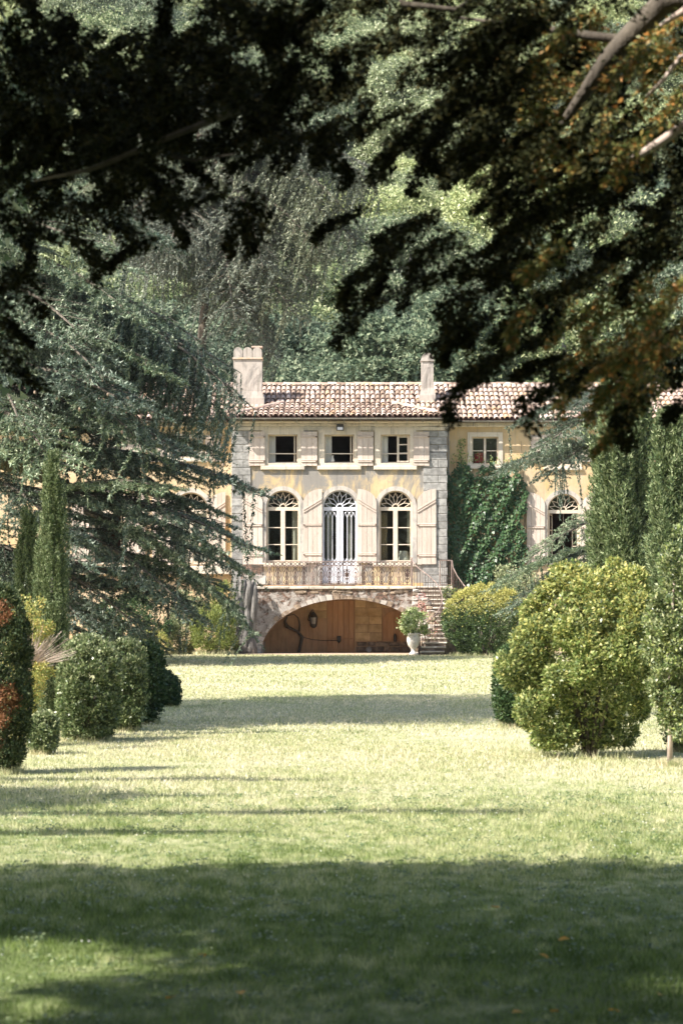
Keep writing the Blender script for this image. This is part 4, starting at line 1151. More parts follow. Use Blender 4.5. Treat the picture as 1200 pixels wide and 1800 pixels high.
# grey gnarled trunk against the left end of the terrace
b = MB()
for (px, rr, ph) in ((428, .20, 0), (437, .17, 1.5), (446, .14, 3.0), (420, .12, 4.2), (433, .15, 5.2)):
    P_ = [(XX(px, 92.9)+.06*math.sin(ph+k*.9), 92.9-.12*math.sin(ph+k), .05+k*.42) for k in range(8)]
    b.tube(P_, [rr*1.25, rr*1.05, rr, rr*.95, rr*.9, rr*.9, rr*.75, rr*.4], 9)
o = b.build('gnarled_trunk', M['greybark'], smooth=True); tag(o, 'grey gnarled fluted trunk against the left end of the arched terrace', 'tree trunk')

# creeper on the right wing wall
iv = thing('wall_creeper', 'dense dark green creeper covering the wall right of the grey quoins', 'creeper', (XX(853, WY), WY-.2, .13))
r = np.random.default_rng(11)
D_ = WY-.06; n = 9000
px = r.uniform(784, 926, n); py = r.uniform(812, 1150, n)
topl = 822 + 9*np.sin(px*.13)+6*np.sin(px*.31+1) + np.where((px < 822) & (px > 800), -22*np.exp(-((px-811)/5)**2), 0) + np.where(px > 905, (px-905)*.9, 0)
rightl = 922 + 5*np.sin(py*.06) + 4*np.sin(py*.17)
keep = (py > topl) & (px < rightl); px, py = px[keep], py[keep]; n = len(px)
bulge = .10+.10*np.sin(px*.08)*np.sin(py*.06)+.06*np.sin(px*.2+py*.1)
y = D_ - np.abs(bulge) - r.uniform(0, .14, n)
C = np.stack([(px-600)*WY/F_PX, y, 1.6+(HOR-py)*WY/F_PX], 1) - np.array(org(iv))
Dd = unit(np.stack([r.normal(size=n)*.45, -.45-.2*r.random(n), -.8+0*px], 1)); N = unit(np.stack([r.normal(size=n)*.3, -1+0*px, .5+r.normal(size=n)*.25], 1))
L = .15*r.uniform(.6, 1.25, n)
V = diamonds(C, Dd, N, L, L*.72)
link('leaves', fast_mesh('leaves', V.reshape(-1, 3), 4, M['ivy']), iv)
b = MB()
for k in range(16):
    x = 786+k*8.8; pts = [(XX(x+4*math.sin(j+k), WY), WY-.04, ZZ(1150-(1150-(808 if k % 3 else 775))*j/8, WY)) for j in range(9)]
    b.tube(pts, [.03-.003*j for j in range(9)], 4)
b.build('stem', M['bark'], iv)
n = 260; px = np.concatenate([r.normal(811, 3.5, n//2), r.uniform(790, 925, n//2)]); py = np.concatenate([r.uniform(772, 815, n//2), r.uniform(797, 815, n//2)])
C = np.stack([(px-600)*WY/F_PX, np.full(n, WY-.07), 1.6+(HOR-py)*WY/F_PX], 1) - np.array(org(iv))
V = diamonds(C, unit(np.stack([r.normal(size=n), -.4+0*px, r.normal(size=n)], 1)), np.tile([0, -1, .3], (n, 1)), .08, .05)
link('trailing_leaves', fast_mesh('trailing_leaves', V.reshape(-1, 3), 4, M['gold']), iv)

# ================================================================== SHRUBS
LIT_TOPS = lambda V, r: (r.random(len(V)) < np.clip((V[:, 0, 2]/V[:, 0, 2].max()-.45)*1.3, .05, .85)).astype(int)  # paler leaves towards the top: sunlight put into the leaf colour
GL = 'clipped evergreen shrubs lining the left of the lawn'
bush('evergreen_bush', 'rounded clipped laurel bush with sunlight coloured into its pale top, largest of the left row', 'bush', 103, 211, 1119, 1306, 30.6, ['laurel', 'silvery'], 30000, .045, GL, 21, extra=LIT_TOPS, amp=.07, p=2.6, ncl=320, rcl=(.08, .16), up=.7)
bush('evergreen_bush', 'second clipped laurel bush behind the largest one on the left', 'bush', 176, 254, 1122, 1290, 33.2, ['laurel', 'silvery'], 20000, .047, GL, 22, extra=LIT_TOPS, amp=.08, p=2.5, ncl=260, rcl=(.08, .17), up=.7)
bush('evergreen_bush', 'third, darker laurel bush of the left row', 'bush', 222, 288, 1128, 1281, 35.5, 'darklaurel', 13000, .055, GL, 23, amp=.12, p=2.3)
bush('evergreen_bush', 'small dark bush at the far end of the left row beside the shadow', 'bush', 268, 315, 1180, 1246, 42.0, 'darklaurel', 8000, .055, GL, 24, amp=.12, p=2.3)
bush('evergreen_bush', 'small low round bush at the foot of the narrow cypress', 'bush', 50, 101, 1252, 1326, 27.9, ['laurel', 'silvery'], 9000, .035, GL, 25, extra=LIT_TOPS, amp=.08, p=2.4)
def brown(V, r):
    c = V[:, 0, :]; m_ = np.zeros(len(V), int)
    for (x, z, rad) in ((.05, 1.62, .13), (.1, .75, .16), (.02, .55, .12), (-.05, .3, .12)):
        m_ |= ((np.hypot(c[:, 0]-x, c[:, 2]-z) < rad*(.7+.5*r.random(len(V)))) & (c[:, 1] < .1)).astype(int)
    return m_
bush('conifer_bush', 'dark green cone shaped conifer with rust brown patches at the left edge', 'bush', -62, 53, 1020, 1361, 24.4, ['thuja', 'brownthuja'], 30000, .045, None, 26, amp=.1, p=2.2, ratio=.35, up=.5, extra=brown, per=8)
bush('clipped_bush', 'large clipped box bush with sunlight coloured into its yellow green top, right of the stairs', 'bush', 775, 934, 1024, 1156, 88.0, ['hedge', 'hedgetop'], 22000, .085, None, 27, amp=.05, p=2.05, gz=.1, depth=.9, ncl=500, rcl=(.05, .10),
     extra=lambda V, r: ((V[:, 0, 2] + r.normal(size=len(V))*.25 > 1.7)).astype(int))  # top leaves coloured yellow to stand in for sun on them
bush('evergreen_bush', 'small dark bush tucked behind the big golden bush on the right', 'bush', 869, 930, 1130, 1283, 34.5, 'darklaurel', 11000, .05, None, 28, amp=.08, p=2.4)
bush('golden_bush', 'very large rounded evergreen bush with golden green leaf tips on the right', 'bush', 902, 1166, 982, 1334, 27.3, ['gold', 'hedgetop'], 95000, .047, None, 52, skew=.07, zcut=.13, extra=lambda V, r: (r.random(len(V)) < np.clip((V[:, 0, 2]-.9)*.38, .04, .45)).astype(int), amp=.14, k=40, kap=18, p=2.1, jit=.085, inner=.10, depth=.85, ncl=120, rcl=(.09, .22))  # fresh yellow tips, denser upwards, also carry the sunlit top in colour
bush('silver_shrub', 'pale grey green shrub below the cedar, left of the terrace', 'bush', 284, 362, 1042, 1152, 91.5, 'silvery', 9000, .09, None, 30, amp=.2, gz=.13, ncl=60, rcl=(.15, .35))
bush('lime_conifer', 'lime green feathery conifer at the foot of the terrace wall', 'bush', 334, 416, 1058, 1153, 90.5, 'limethuja', 9000, .10, None, 31, amp=.2, gz=.13, up=.8, ratio=.3, ncl=60, rcl=(.15, .35))
bush('lime_conifer', 'taller narrow yellow green conifer behind the silver shrub', 'bush', 372, 424, 1020, 1153, 93.0, 'limethuja', 7000, .10, None, 36, amp=.25, gz=.13, up=.8, ratio=.3, ncl=60, rcl=(.15, .35))
bush('yellow_shrub', 'low shrub with yellow and orange flowers under the cedar branches', 'bush', 236, 300, 1112, 1156, 88.0, 'yellowleaf', 3500, .07, None, 32, amp=.3, gz=.12)
bush('leafy_shrub', 'loose dark shrub under the branches left of the silver shrub', 'bush', 150, 300, 1040, 1156, 91.0, 'darklaurel', 12000, .10, None, 33, amp=.25, gz=.13, ncl=60, rcl=(.15, .35))
bush('garden_shrub', 'yellowing leafy shrub behind the brown patched conifer', 'bush', 5, 75, 1035, 1300, 29.5, 'yellowleaf', 9000, .035, None, 34, amp=.3, k=40, kap=20, inner=.4, ncl=60, rcl=(.15, .35))
bush('leafy_shrub', 'loose grey green shrub at the foot of the creeper wall', 'bush', 860, 960, 990, 1156, 93.5, 'silvery', 7000, .09, None, 35, amp=.25, gz=.13, ncl=60, rcl=(.15, .35))
# dead shrub
ds = thing('dead_shrub', 'dry leafless shrub with bare pinkish twigs beside the narrow cypress', 'shrub', W(52, 1180, 28.6))
b = MB(); r = random.Random(8)
for k in range(150):
    a = r.uniform(-.25, 1.35); l = r.uniform(.25, .62); y = r.uniform(-.2, .2)
    x1_, z1_ = math.sin(a)*l, math.cos(a)*l
    b.tube([(0, 0, 0), (x1_*.45+r.uniform(-.03, .03), y*.5, z1_*.5+.02), (x1_, y, z1_)], [.006, .004, .002], 3, cap=False)
link('twigs', b.mesh('twigs', M['deadtwig']), ds)
b = MB(); b.tube([(0, 0, -.7), (.02, 0, -.3), (0, 0, .02)], [.02, .016, .012], 6); link('stem', b.mesh('stem', M['bark']), ds)
rr = np.random.default_rng(9)
V = shell_leaves(rr, 1300, (.17, .12, .10), leafL=.03, center=(.12, 0, .50), zcut=-9)
V2 = shell_leaves(rr, 900, (.12, .1, .10), leafL=.03, center=(.16, -.05, .0), zcut=-9)
link('leaves', fast_mesh('leaves', np.concatenate([V, V2]).reshape(-1, 3), 4, M['yellowleaf']), ds)

# small tree on a thin trunk at the right edge
D_ = 25.6; tx = XX(1176, D_)
tt = thing('standard_tree', 'small leafy tree on a thin straight trunk at the right edge', 'tree', (tx, D_, 0))
r = np.random.default_rng(40)
V = shell_leaves(r, 34000, (.34, .34, .95), leafL=.045, center=(.11, 0, 1.36), amp=.15, k=40, kap=22, inner=.15, ncl=100, rcl=(.10, .22), jit=.07)
link('crown', fast_mesh('crown', V.reshape(-1, 3), 4, [M['laurel'], M['silvery'], M['gold']], r.choice(3, len(V), p=[.34, .28, .38])), tt)
b = MB(); b.tube([(0, 0, -.02), (.01, 0, .5), (0, .01, 1.2), (.05, 0, 2.0)], [.032, .027, .024, .01], 9); link('trunk', b.mesh('trunk', M['deadtwig'], smooth=True), tt)
bush('leafy_shrub', 'low leafy shrub behind the thin trunk at the right edge', 'bush', 1165, 1260, 1180, 1325, 28.5, 'laurel', 9000, .05, None, 41, amp=.2)

# longer grass the mower leaves round the shrubs' feet
parts = []; r = np.random.default_rng(61)
for (fx, fy, fa, fb, fz) in FOOT + [(-3.9, 33.0, .2, .2, 0), (3.47, 25.6, .12, .12, 0)]:
    if fy > 60: n, hh_, wd_ = 500, .16, .03
    else: n, hh_, wd_ = 650, .085, .009
    a = r.uniform(0, 6.28, n); q = r.uniform(.7, 1.15, n)
    C = np.stack([fx+np.cos(a)*fa*q, fy+np.sin(a)*fb*q, np.full(n, fz)], 1)
    D = unit(np.stack([r.normal(size=n)*.35, r.normal(size=n)*.35, np.ones(n)], 1)); N = np.stack([r.normal(size=n)*.5, -np.ones(n), 0*a], 1)
    parts.append(tris(C, D, N, hh_*r.uniform(.4, 1.5, n), wd_))
o = link('long_grass', fast_mesh('long_grass', np.concatenate(parts).reshape(-1, 3), 3, M['grass'])); o['kind'] = 'stuff'; tag(o, 'longer uncut grass around the feet of the shrubs', 'grass')

# cypresses
GC = 'columnar cypresses'
column('cypress_tree', 'tallest narrow cypress at the left, tapering to a thin tip', 67, 118, 794, 0.0, 31.6, 90000, 51, GC, tuft=.105, top_taper=.42)
column('cypress_tree', 'shorter narrow cypress left of the tallest one', 29, 72, 894, 0.0, 33.2, 60000, 52, GC, tuft=.105, top_taper=.3)
column('cypress_tree', 'broad feathery cypress right of the open arched window', 1044, 1138, 640, 0.0, 58, 105000, 53, GC, tuft=.36, top_taper=.35, wob=.20)
column('cypress_tree', 'second broad cypress at the right edge of the picture', 1142, 1216, 722, 0.0, 55, 80000, 54, GC, tuft=.34, top_taper=.5, wob=.20)

# ================================================================== CEDARS
cm = [cedar_mesh('branch', 60+i, dens=2.3, weep=.03, needle=.08) for i in range(4)]
wm = [cedar_mesh('weeping_branch', 70+i, dens=1.4, weep=.75, mat='cedar', nsec=26) for i in range(2)]
gm = [cedar_mesh('grey_branch', 80+i, dens=1.5, weep=.6, mat='greycedar', nsec=34, needle=.085) for i in range(3)]
ct = thing('blue_cedar', 'huge blue green cedar with layered drooping branches on the left', 'tree', W(-60, 1165, 80))
ct.location.z = 0; ORG[ct.name] = tuple(ct.location)
tb = Vector(ct.location)
MB().tube([tb, tb+Vector((.1, 0, 4)), tb+Vector((.3, 0, 10)), tb+Vector((.3, 0, 19))], [.75, .6, .42, .1], 14).build('trunk', M['greybark'], ct, smooth=True)
MB().tube([W(-30, 800, 79.6), W(60, 830, 78.5), W(120, 858, 78), W(160, 874, 77.6), W(200, 886, 77.2), W(300, 900, 76.8)], [.30, .24, .20, .16, .12, .05], 10).build('limb', M['mossbark'], ct, smooth=True)
rr = random.Random(12)
EXP = [  # start px, py, D -> tip px, py, D
 (-40, 800, 79, 445, 862, 77), (20, 870, 78, 432, 962, 75), (60, 880, 77.5, 300, 860, 74), (120, 880, 77.5, 440, 1010, 75.5), (150, 900, 77, 442, 1108, 76),
 (-20, 840, 78, 130, 985, 73), (20, 900, 78, 345, 1085, 75), (-40, 950, 78, 260, 1120, 76), (-40, 980, 78, 330, 1060, 77), (-40, 1010, 79, 215, 1130, 77),
 (-50, 700, 79, 330, 800, 75), (-50, 660, 79, 240, 720, 73), (-50, 620, 79, 260, 790, 74), (-50, 560, 79, 180, 665, 73), (-50, 560, 80, 300, 660, 76),
 (-50, 500, 80, 150, 600, 74), (-50, 440, 80, 240, 560, 75), (-60, 380, 80, 200, 470, 76), (-60, 330, 80, 300, 430, 78), (-50, 640, 80, 215, 830, 76),
 (60, 760, 79, 340, 905, 78), (100, 860, 78, 395, 905, 77), (-50, 720, 79, 90, 820, 72), (-50, 680, 79, 60, 760, 72), (0, 1040, 79, 290, 1140, 79),
 (-40, 1060, 80, 200, 1150, 80), (0, 1000, 80, 150, 1100, 75), (150, 960, 79, 420, 1070, 78), (180, 1000, 80, 400, 1040, 79),
 (120, 930, 80, 400, 1000, 79.5), (80, 820, 80, 360, 850, 79.5), (60, 900, 80, 300, 970, 79.5), (100, 760, 80.5, 390, 800, 80), (60, 700, 81, 350, 745, 80), (100, 1010, 80, 350, 1090, 79), (20, 780, 80, 260, 850, 78)]
for i, (a, b_, c, d_, e, f) in enumerate(EXP): place_branch(cm[i % 4], ct, W(a, b_, c), W(d_, e, f), roll=rr.uniform(-.25, .25))
for (a, b_, c, d_, e, f) in [(60, 500, 80, 425, 705, 78), (100, 540, 80, 400, 660, 79), (40, 520, 80, 400, 740, 79), (60, 560, 80, 330, 720, 78), (120, 600, 80, 360, 690, 78), (150, 560, 80, 410, 650, 80), (0, 480, 80, 350, 600, 79)]:
    place_branch(wm[rr.randint(0, 1)], ct, W(a, b_, c), W(d_, e, f), roll=rr.uniform(-.2, .2))
for k in range(46):
    z = rr.uniform(2, 16); a = rr.uniform(-2.6, .35) if k % 3 else rr.uniform(-3.1, 3.1)
    l = rr.uniform(3.2, 5.6)*(1 if z < 10 else .85)
    s = tb + Vector((.2, 0, z)); place_branch(cm[rr.randint(0, 3)], ct, s, s+Vector((math.cos(a)*l, math.sin(a)*l, -l*rr.uniform(.05, .3))))
# small brown cones standing on the boughs are part of the tree
co = MB()
for (px_, py_) in ((70, 745), (107, 758), (158, 668), (180, 668), (190, 694), (28, 742), (45, 775), (352, 958), (365, 898), (377, 810), (392, 818), (250, 1005), (20, 770), (62, 690), (140, 720), (100, 700), (225, 700), (215, 760)):
    p = W(px_, py_, 73.4); co.lathe([(0, -.05), (.035, -.035), (.045, .01), (.03, .05), (0, .07)], p, 8)
co.build('cones', M['rubble'], ct, smooth=True)

gt = thing('weeping_cedar', 'tall grey weeping cedar rising behind the left chimney', 'tree', (XX(352, 107), 107, .2))
tb = Vector(gt.location)
MB().tube([tb, tb+Vector((.3, 0, 6)), tb+Vector((-.1, 0, 11)), tb+Vector((.25, 0, 16)), tb+Vector((-.2, 0, 25))], [.34, .3, .25, .18, .05], 12).build('trunk', M['bark'], gt, smooth=True)
for i, (a, b_, c, d_, e, f) in enumerate([(352, 200, 107, 660, 330, 104), (352, 230, 107, 600, 360, 103), (352, 190, 107, 560, 250, 104), (352, 300, 107, 560, 440, 103), (352, 260, 107, 470, 470, 102), (352, 330, 107, 420, 560, 102),
     (352, 240, 107, 640, 290, 105), (352, 280, 107, 620, 420, 104), (352, 400, 107, 520, 560, 103), (352, 380, 107, 250, 480, 102), (352, 250, 107, 150, 330, 103), (352, 300, 107, 200, 420, 102), (352, 450, 107, 480, 620, 103), (352, 150, 107, 480, 210, 103), (352, 340, 107, 300, 450, 101), (352, 160, 107, 230, 260, 104), (352, 350, 107, 545, 500, 104)]):
    place_branch(gm[i % 3], gt, W(a, b_, c), W(d_, e, f), roll=rr.uniform(-.3, .3))

rt = thing('right_cedar', 'blue grey cedar reaching its branches over the right wing of the house', 'tree', (XX(1110, 88), 88, .1))
tb = Vector(rt.location)
MB().tube([tb, tb+Vector((0, 0, 5)), tb+Vector((-.1, 0, 11))], [.35, .27, .06], 12).build('trunk', M['greybark'], rt, smooth=True)
for i, (a, b_, c, d_, e, f) in enumerate([(1110, 700, 88, 905, 745, 84), (1110, 730, 88, 950, 790, 83), (1110, 790, 88, 872, 828, 84), (1110, 760, 88, 960, 845, 84), (1110, 900, 88, 930, 985, 86),
      (1110, 960, 88, 868, 1030, 85), (1110, 990, 88, 900, 1075, 84), (1110, 980, 88, 980, 1060, 83), (1110, 690, 88, 1000, 720, 84), (1110, 940, 88, 960, 1010, 86), (1110, 1020, 88, 920, 1110, 86), (1110, 640, 88, 960, 700, 86)]):
    place_branch(cm[i % 4], rt, W(a, b_, c), W(d_, e, f), roll=rr.uniform(-.3, .3), thick=.8)

# ================================================================== WOODED HILL
def crown_mesh(name, seed, mat, H=11.0, R=4.6, n=52000, leafL=.20, nl=90):
    r = np.random.default_rng(seed); out = []
    for k in range(nl):
        a = r.uniform(0, 6.28); u = r.uniform(.15, 1)
        zc = H*(.22+.68*r.random()); env = R*math.sqrt(max(.05, 1-((zc-H*.52)/(H*.55))**2))
        c = np.array([math.cos(a)*env*u**.5*.95, math.sin(a)*env*u**.5*.95, zc+r.normal()*.4]); rad = r.uniform(.35, 1.25)*np.array([1.15, 1.15, .7])
        m_ = n//nl; d = sph(r, m_); d[:, 2] = np.where(r.random(m_) < .6, np.abs(d[:, 2]), d[:, 2])
        q = c + d*rad*lumpy(r, d, 12, .8, 9)[:, None]*(1+r.normal(size=m_)*.16).clip(.4, 1.5)[:, None]
        D = unit(d*.5 + r.normal(size=d.shape)*.7); N = unit(d + r.normal(size=d.shape)*.5 + np.array([0, 0, .3]))
        L = leafL*r.uniform(.6, 1.3, m_); out.append(tris(q, D, N, L, L*.75))
    return fast_mesh(name, np.concatenate(out).reshape(-1, 3), 3, M[mat])
CR = [crown_mesh('crown', 100+i, 'wood_far', leafL=.17, n=60000) for i in range(4)] + [crown_mesh('crown', 110, 'wood_pale', n=50000), crown_mesh('crown', 111, 'wood_dark', leafL=.17, n=60000)]
def trunk_mesh(seed):
    r = random.Random(seed); b = MB()
    b.tube([(0, 0, -.5), (r.uniform(-.2, .2), 0, 3), (r.uniform(-.4, .4), .2, 6), (0, 0, 9)], [.28, .22, .15, .05], 7)
    for k in range(9):
        a = r.uniform(0, 6.28); z = r.uniform(1.5, 7); l = r.uniform(1.5, 3.6)
        b.tube([(0, 0, z), (math.cos(a)*l*.5, math.sin(a)*l*.5, z+l*.4), (math.cos(a)*l, math.sin(a)*l, z+l*.6)], [.10, .06, .02], 4)
    return b.mesh('trunk', M['greybark'], smooth=True)
TK = [trunk_mesh(5), trunk_mesh(6)]
def tree(name, label, group, loc, s, kind, rz, sz=1.0):
    t = thing(name, label, 'tree', loc, group)
    for nm, me in (('crown', CR[kind]), ('trunk', TK[kind % 2])):
        o = bpy.data.objects.new(nm, me); COL.objects.link(o); o.parent = t
        o.scale = (s, s, s*sz); o.rotation_euler = (0, 0, rz)
    return t
rt_ = random.Random(77); LBS = []
LAB = {0: 'dense dark green broadleaf tree in the wood climbing the hill behind the house', 1: 'pale yellow green broadleaf tree standing out in the hillside wood'}
FRONT = [(-17, 'broadleaf tree behind the far left end of the tiled roof'), (-11, 'broadleaf tree behind the left wing roof, left of the grey cedar'), (-5.5, 'dark broadleaf tree rising just behind the left chimney'),
         (-.5, 'deep green tree rising behind the middle of the tiled roof'), (4.3, 'dark green tree just behind the slim right chimney'), (9.5, 'broadleaf tree behind the right wing roof'), (15, 'broadleaf tree behind the far right end of the roof')]
for x, lab in FRONT:
    y = 112+rt_.uniform(-1, 1.5); tree('broadleaf_tree', lab, None, (x, y, hillz(x, y)-1.5), rt_.uniform(.85, 1.05), 5 if abs(x) < 8 else rt_.randint(0, 3), rt_.uniform(0, 6))
y = 118.0
while y < 300:
    hw = .145*y+5; x = -hw+rt_.uniform(0, 4)
    while x < hw:
        yy = y+rt_.uniform(-3, 3); k = rt_.randint(0, 3)
        pale = (rt_.random() < .22 and y > 140) or (abs(x-.045*y) < .03*y and y > 150)
        if y < 135 and abs(x) < 9: k = 5  # darker crowns here stand in for the shade behind the roof
        pxx = 600+x*F_PX/yy; rown = int((y-118)/8.5+.5)
        hz_ = 'at the left edge' if pxx < 90 else 'above the left cedar' if pxx < 270 else 'above the left chimney' if pxx < 480 else 'above the middle windows' if pxx < 660 else 'above the right chimney' if pxx < 830 else 'above the creeper wall' if pxx < 950 else 'above the broad cypresses' if pxx < 1130 else 'at the right edge'
        ordn = ['second', 'third', 'fourth', 'fifth', 'sixth', 'seventh', 'eighth', 'ninth', 'tenth', 'eleventh', 'twelfth', 'thirteenth', 'fourteenth', 'fifteenth', 'sixteenth', 'seventeenth', 'eighteenth', 'nineteenth', 'twentieth', 'twenty-first', 'twenty-second', 'twenty-third'][min(rown, 21)]
        tone = 'pale yellow green' if pale else 'deep green' if k == 5 else 'grey green'
        LBS.append(tree('broadleaf_tree', tone+' tree in the '+ordn+' row up the hill, '+hz_, 'trees of the wooded hill', (x, yy, hillz(x, yy)-1.2), rt_.uniform(.8, 1.2), 4 if pale else k, rt_.uniform(0, 6), rt_.uniform(.9, 1.15)))
        x += rt_.uniform(5.0, 7.5)
    y += 8.5

byl = {}
for o in LBS: byl.setdefault(o['label'], []).append(o)
for k_, L in byl.items():
    if len(L) == 2:
        L[0]['label'] = 'leftmost '+k_; L[1]['label'] = 'rightmost '+k_
# trees standing left of the lawn, whose shade crosses it
for (x, y, s, sz, lab) in ((-10.2, 33.8, 1.12, 1.6, 'broadleaf tree left of the lawn that shades the grass by the bush row'), (-9.4, 38.0, 1.15, 1.5, 'farther broadleaf tree left of the lawn beside the shaded grass')):
    tree('broadleaf_tree', lab, None, (x, y, 1.2), s*.78, 1, 1.0, sz); 
tree('broadleaf_tree', 'slender bare stemmed tree left of the camera whose thin shadow crosses the lawn', None, (-9.5, 17.5, 0), .35, 0, 1.0, 2.2)

for i, (x, y, s_) in enumerate(((-16, -16, 1.1), (-8, -19, 1.2), (0, -17, 1.15), (8, -18, 1.1), (15, -14, 1.1), (18, -4, 1.1))):  # unseen trees added to dim the sky light and darken window reflections
    tree('broadleaf_tree', 'broadleaf tree added behind the camera, '+['far left', 'left', 'middle', 'right', 'far right', 'beside the lawn on the right'][i]+' of the belt', 'unseen tree belt added to dim the sky', (x, y, -.5), s_*1.35, i % 4, i*1.3, 1.6)

# ================================================================== OVERHANGING TREE (near the camera)
ov = thing('overhanging_tree', 'dark tree beside the camera whose boughs hang across the top of the view', 'tree', (4.6, 9.0, 0))
def tube(name, pts, rad, mat): MB().tube(pts, rad, 9).build(name, M[mat], ov, smooth=True)
tube('trunk', [(4.6, 9, -.1), (4.5, 9, 2), (4.2, 9.2, 4.5), (3.6, 9.2, 7.5)], [.42, .36, .30, .15], 'bark')
tube('limb', [(4.3, 9.1, 3.8), (2.6, 10.3, 4.45), W(1170, 0, 10.8), W(1110, 62, 10.9), W(1068, 105, 11), W(1000, 200, 11.1), W(930, 300, 11.3)], [.16, .10, .062, .055, .045, .022, .010], 'bark')
tube('limb', [W(1105, 68, 10.9), W(1060, 66, 11), W(1000, 58, 11), W(940, 48, 11.1), W(800, 30, 11.3)], [.02, .022, .020, .014, .006], 'bark')
tube('limb', [(4.4, 9.1, 3.2), W(1260, 190, 10.5), W(1200, 222, 10.5), W(1150, 256, 10.6), W(1060, 310, 10.8)], [.09, .030, .022, .020, .008], 'deadtwig')
tube('limb', [W(1260, -30, 10.3), W(1200, 20, 10.4), W(1160, 45, 10.5)], [.02, .016, .008], 'deadtwig')
tube('limb', [W(1230, 90, 10.6), W(1195, 100, 10.6), W(1165, 140, 10.6), W(1135, 170, 10.6)], [.014, .010, .009, .006], 'deadtwig')
tube('limb', [(3.9, 9.2, 5.5), (1.0, 9.5, 5.2), (-2.0, 9.8, 4.6), W(-40, 60, 10.4)], [.15, .12, .08, .03], 'bark')
tube('limb', [W(430, 190, 10.2), W(300, 240, 10.2), W(190, 286, 10.3), W(150, 300, 10.3), W(60, 318, 10.4)], [.015, .013, .012, .010, .004], 'bark')
tube('limb', [W(420, 270, 10.6), W(345, 282, 10.6), W(300, 275, 10.6)], [.004, .006, .008], 'bark')
tube('limb', [W(700, -60, 10.8), W(705, 5, 10.8), W(800, 18, 10.8), W(860, -20, 10.8)], [.01, .014, .012, .01], 'bark')
tube('limb', [(3.8, 9.2, 5.8), (2, 6, 6.0), (-1, 2, 6.3), (-5, -1, 6.3)], [.15, .12, .08, .03], 'bark')
MASK = ["435345689997465678864443", "786589986774565579987665", "999999998786435688887755", "778999889885334689887656", "889999878577325888898778", "857886642047115789999987", "666687452001433326997465", "555565118000432225986447", "413152001000054237987557", "600310000000432367757667", "521400000002522274754667", "432410000000011572765677", "530000000000001274677888", "110000000000001243558888", "000000000000001121211665"]
def spray(r, c, s, n, direction):
    """a drooping leafy spray around c"""
    d = unit(np.asarray(direction, float)); side = unit(np.cross(d, [0, 0, 1.0]))
    t = r.random(n)**.8; off = r.normal(size=n)*(1.12-t)*.19
    P = c + d*(t[:, None]-.4)*s + side*(off*s)[:, None] + r.normal(size=(n, 3))*s*.05
    P[:, 2] -= .25*s*t*t + np.abs(off)*s*.25
    P += .10*s*np.sin(P[:, [2, 0, 1]]*(26/s*.25) + c.sum()*9)
    D = unit(d*.7 + side*np.sign(off)[:, None]*.6 + r.normal(size=(n, 3))*.5)
    L = r.uniform(.020, .040, n)
    return diamonds(P, D, unit(r.normal(size=(n, 3)) + np.array([0, -.4, .8])), L, L*.5)
r = np.random.default_rng(200); groups = {}
for j, rowm in enumerate(MASK):
    for i, ch in enumerate(rowm):
        dn = int(ch); m_ = dn*(.235 if dn > 6 else .165 if dn > 3 else .10); m_ = int(m_) + (r.random() < m_ % 1)
        if dn >= 8: m_ += 1
        for _ in range(m_):
            px = i*50+r.uniform(0, 50); py = j*50+r.uniform(-5, 45); D = r.uniform(9.8, 13.0)
            warm = (px > 920 and (py < 280 or py > 400)) and r.random() < .6  # sunlit look of the right boughs given by brighter leaf colour
            a = r.normal()*.8 + (math.pi if px > 520 else r.choice([0, math.pi]))
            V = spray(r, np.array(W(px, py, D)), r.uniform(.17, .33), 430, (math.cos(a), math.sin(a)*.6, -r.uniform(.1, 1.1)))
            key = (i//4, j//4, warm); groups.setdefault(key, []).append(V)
# the same boughs carry on above the frame
for _ in range(130):
    px = r.uniform(-250, 1450); D = r.uniform(9.5, 13.5); py = r.uniform(-330, 0)
    groups.setdefault((int(px//250)+20, 9, False), []).append(spray(r, np.array(W(px, py, D)), .38, 170, (r.normal(), r.normal(), -.3)))
for _ in range(60):
    px = r.choice([r.uniform(-260, 0), r.uniform(1200, 1450)]); D = r.uniform(9.8, 13); py = r.uniform(0, 600)
    groups.setdefault((int(px > 600)+40, 9, False), []).append(spray(r, np.array(W(px, py, D)), .36, 170, (r.normal(), r.normal(), -.3)))
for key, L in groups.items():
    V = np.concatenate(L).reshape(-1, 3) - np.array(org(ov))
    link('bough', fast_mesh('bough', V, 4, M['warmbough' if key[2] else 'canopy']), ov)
# upper crown, out of the frame, shading the boughs and the near lawn
def cloud(seed, n=3600):
    r = np.random.default_rng(seed); d = sph(r, n)*(r.random(n)**.4)[:, None]*np.array([1.25, 1.25, .42])
    d += .12*np.sin(d[:, [1, 2, 0]]*7+seed)
    return fast_mesh('leaf_mass', tris(d, sph(r, n), unit(r.normal(size=(n, 3))+np.array([0, 0, 1.2])), r.uniform(.09, .17, n), .09).reshape(-1, 3), 3, M['canopy'])
CL = [cloud(300+i) for i in range(3)]
rc = random.Random(31); HOLES = []
for i in range(15):
    for j in range(12):
        x = -13.5+i*1.25+rc.uniform(-.5, .5); y = -3.5+j*1.32+rc.uniform(-.3, .3); z = rc.uniform(5.6, 7.6)
        if y > 10.9 or rc.random() < .14 or (-3.3 < x < .9 and 6.8 < y < 11.5): continue
        o = bpy.data.objects.new('leaf_mass', CL[rc.randint(0, 2)]); COL.objects.link(o); o.parent = ov
        o.location = Vector((x, y, z))-Vector(org(ov)); o.rotation_euler = (rc.uniform(-.2, .2), rc.uniform(-.2, .2), rc.uniform(0, 6)); o.scale = (1, 1, 1)

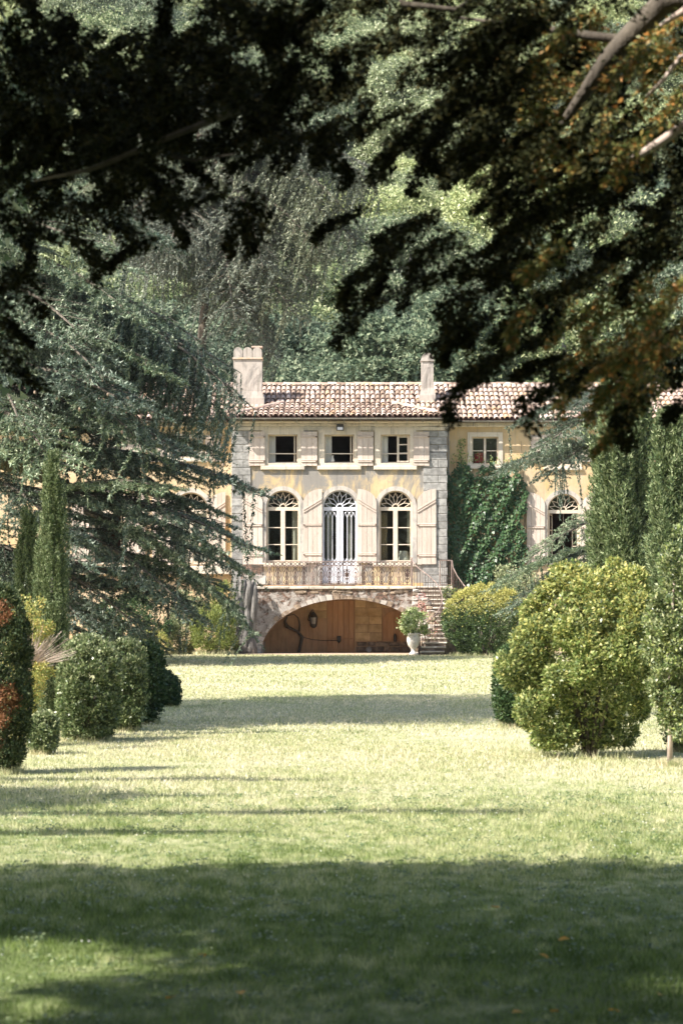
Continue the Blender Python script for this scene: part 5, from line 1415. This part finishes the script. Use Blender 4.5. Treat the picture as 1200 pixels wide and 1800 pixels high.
for k in range(20):
    x = -13+k*.88
    if -3.3 < x < .9: continue
    o = bpy.data.objects.new('leaf_mass', CL[k % 3]); COL.objects.link(o); o.parent = ov
    o.location = Vector((x, 10.9+rc.uniform(-.15, .15)+.25*math.sin(k*.9), rc.uniform(6.3, 6.9)))-Vector(org(ov)); o.rotation_euler = (0, 0, rc.uniform(0, 6))

sp_ = thing('spreading_tree', 'spreading tree left of the near lawn with long level limbs whose shadows streak the grass', 'tree', (-9.2, 17.2, 0))
MB().tube([(-9.2, 17.2, -.1), (-9.1, 17.2, 3), (-9.3, 17.1, 7)], [.22, .18, .06], 9).build('trunk', M['bark'], sp_, smooth=True)
for (y_, x1_, z_) in ((17.0, -3.1, 5.0), (18.9, -5.6, 5.0), (15.3, -5.5, 5.0), (20.9, -5.0, 5.2)):
    MB().tube([(-9.2, 17.2, 4.0), (-8.4, (17.2+y_)/2, 4.7), (-7.4, y_, z_), (x1_, y_+.1, z_)], [.10, .08, .06, .02], 7).build('limb', M['bark'], sp_, smooth=True)
    x = -7.8
    while x < x1_+.2:
        o = bpy.data.objects.new('leaf_mass', CL[rc.randint(0, 2)]); COL.objects.link(o); o.parent = sp_
        o.location = Vector((x, y_+rc.uniform(-.08, .08), z_))-Vector(org(sp_)); o.scale = (.6, rc.uniform(.10, .22), .25); x += rc.uniform(.6, 1.1)

# fallen leaves on the near lawn
lm = MB(); lm.add([(0, -.028, .004), (.018, -.012, .010), (.020, .008, .012), (0, .030, .004), (-.020, .008, .012), (-.018, -.012, .010)], [(0, 1, 2, 3), (0, 3, 4, 5)])
lme = lm.mesh('fallen_leaf', M['fallen'])
FL = [(870, 1597, 'yellow leaf lying on the shaded lawn, right of centre near the shade edge'), (300, 1757, 'large yellow leaf on the grass near the bottom left'), (955, 1684, 'orange leaf on the dark grass right of centre'), (1160, 1752, 'tan leaf on the grass at the lower right corner'),
      (423, 1748, 'small yellow leaf on the grass left of centre near the bottom'), (355, 1682, 'pale leaf on the dark grass left of centre'), (910, 1783, 'tan leaf at the bottom edge of the picture, right of centre'), (975, 1781, 'amber leaf at the bottom edge, right of the tan one'), (990, 1654, 'whitish leaf on the shaded grass at the right'), (1078, 1780, 'brown leaf standing in the grass at the bottom right')]
for (px, py, lab) in FL:
    D = 1.6*F_PX/(py-HOR)*.98
    o = bpy.data.objects.new('fallen_leaf', lme); COL.objects.link(o); o.location = (XX(px, D), D, .035)
    o.rotation_euler = (rc.uniform(-.3, .5), rc.uniform(-.3, .3), rc.uniform(0, 6)); tag(o, lab, 'leaf', 'fallen leaves on the near lawn')

# the air of the valley: far trees fade a little
hz = MB(); hz.box(-130, 130, -40, 320, -1.2, 118)
hm = bpy.data.materials.new('haze_air'); hm.use_nodes = True; hn = hm.node_tree.nodes
hn.remove(hn['Principled BSDF']); pv = hn.new('ShaderNodeVolumePrincipled')
pv.inputs['Color'].default_value = (.92, .95, .93, 1); pv.inputs['Density'].default_value = .0001; pv.inputs['Anisotropy'].default_value = .2
hm.node_tree.links.new(pv.outputs[0], hn['Material Output'].inputs['Volume'])
o = hz.build('haze', hm); o['kind'] = 'stuff'; tag(o, 'thin pale air haze fading the wooded hill', 'haze')
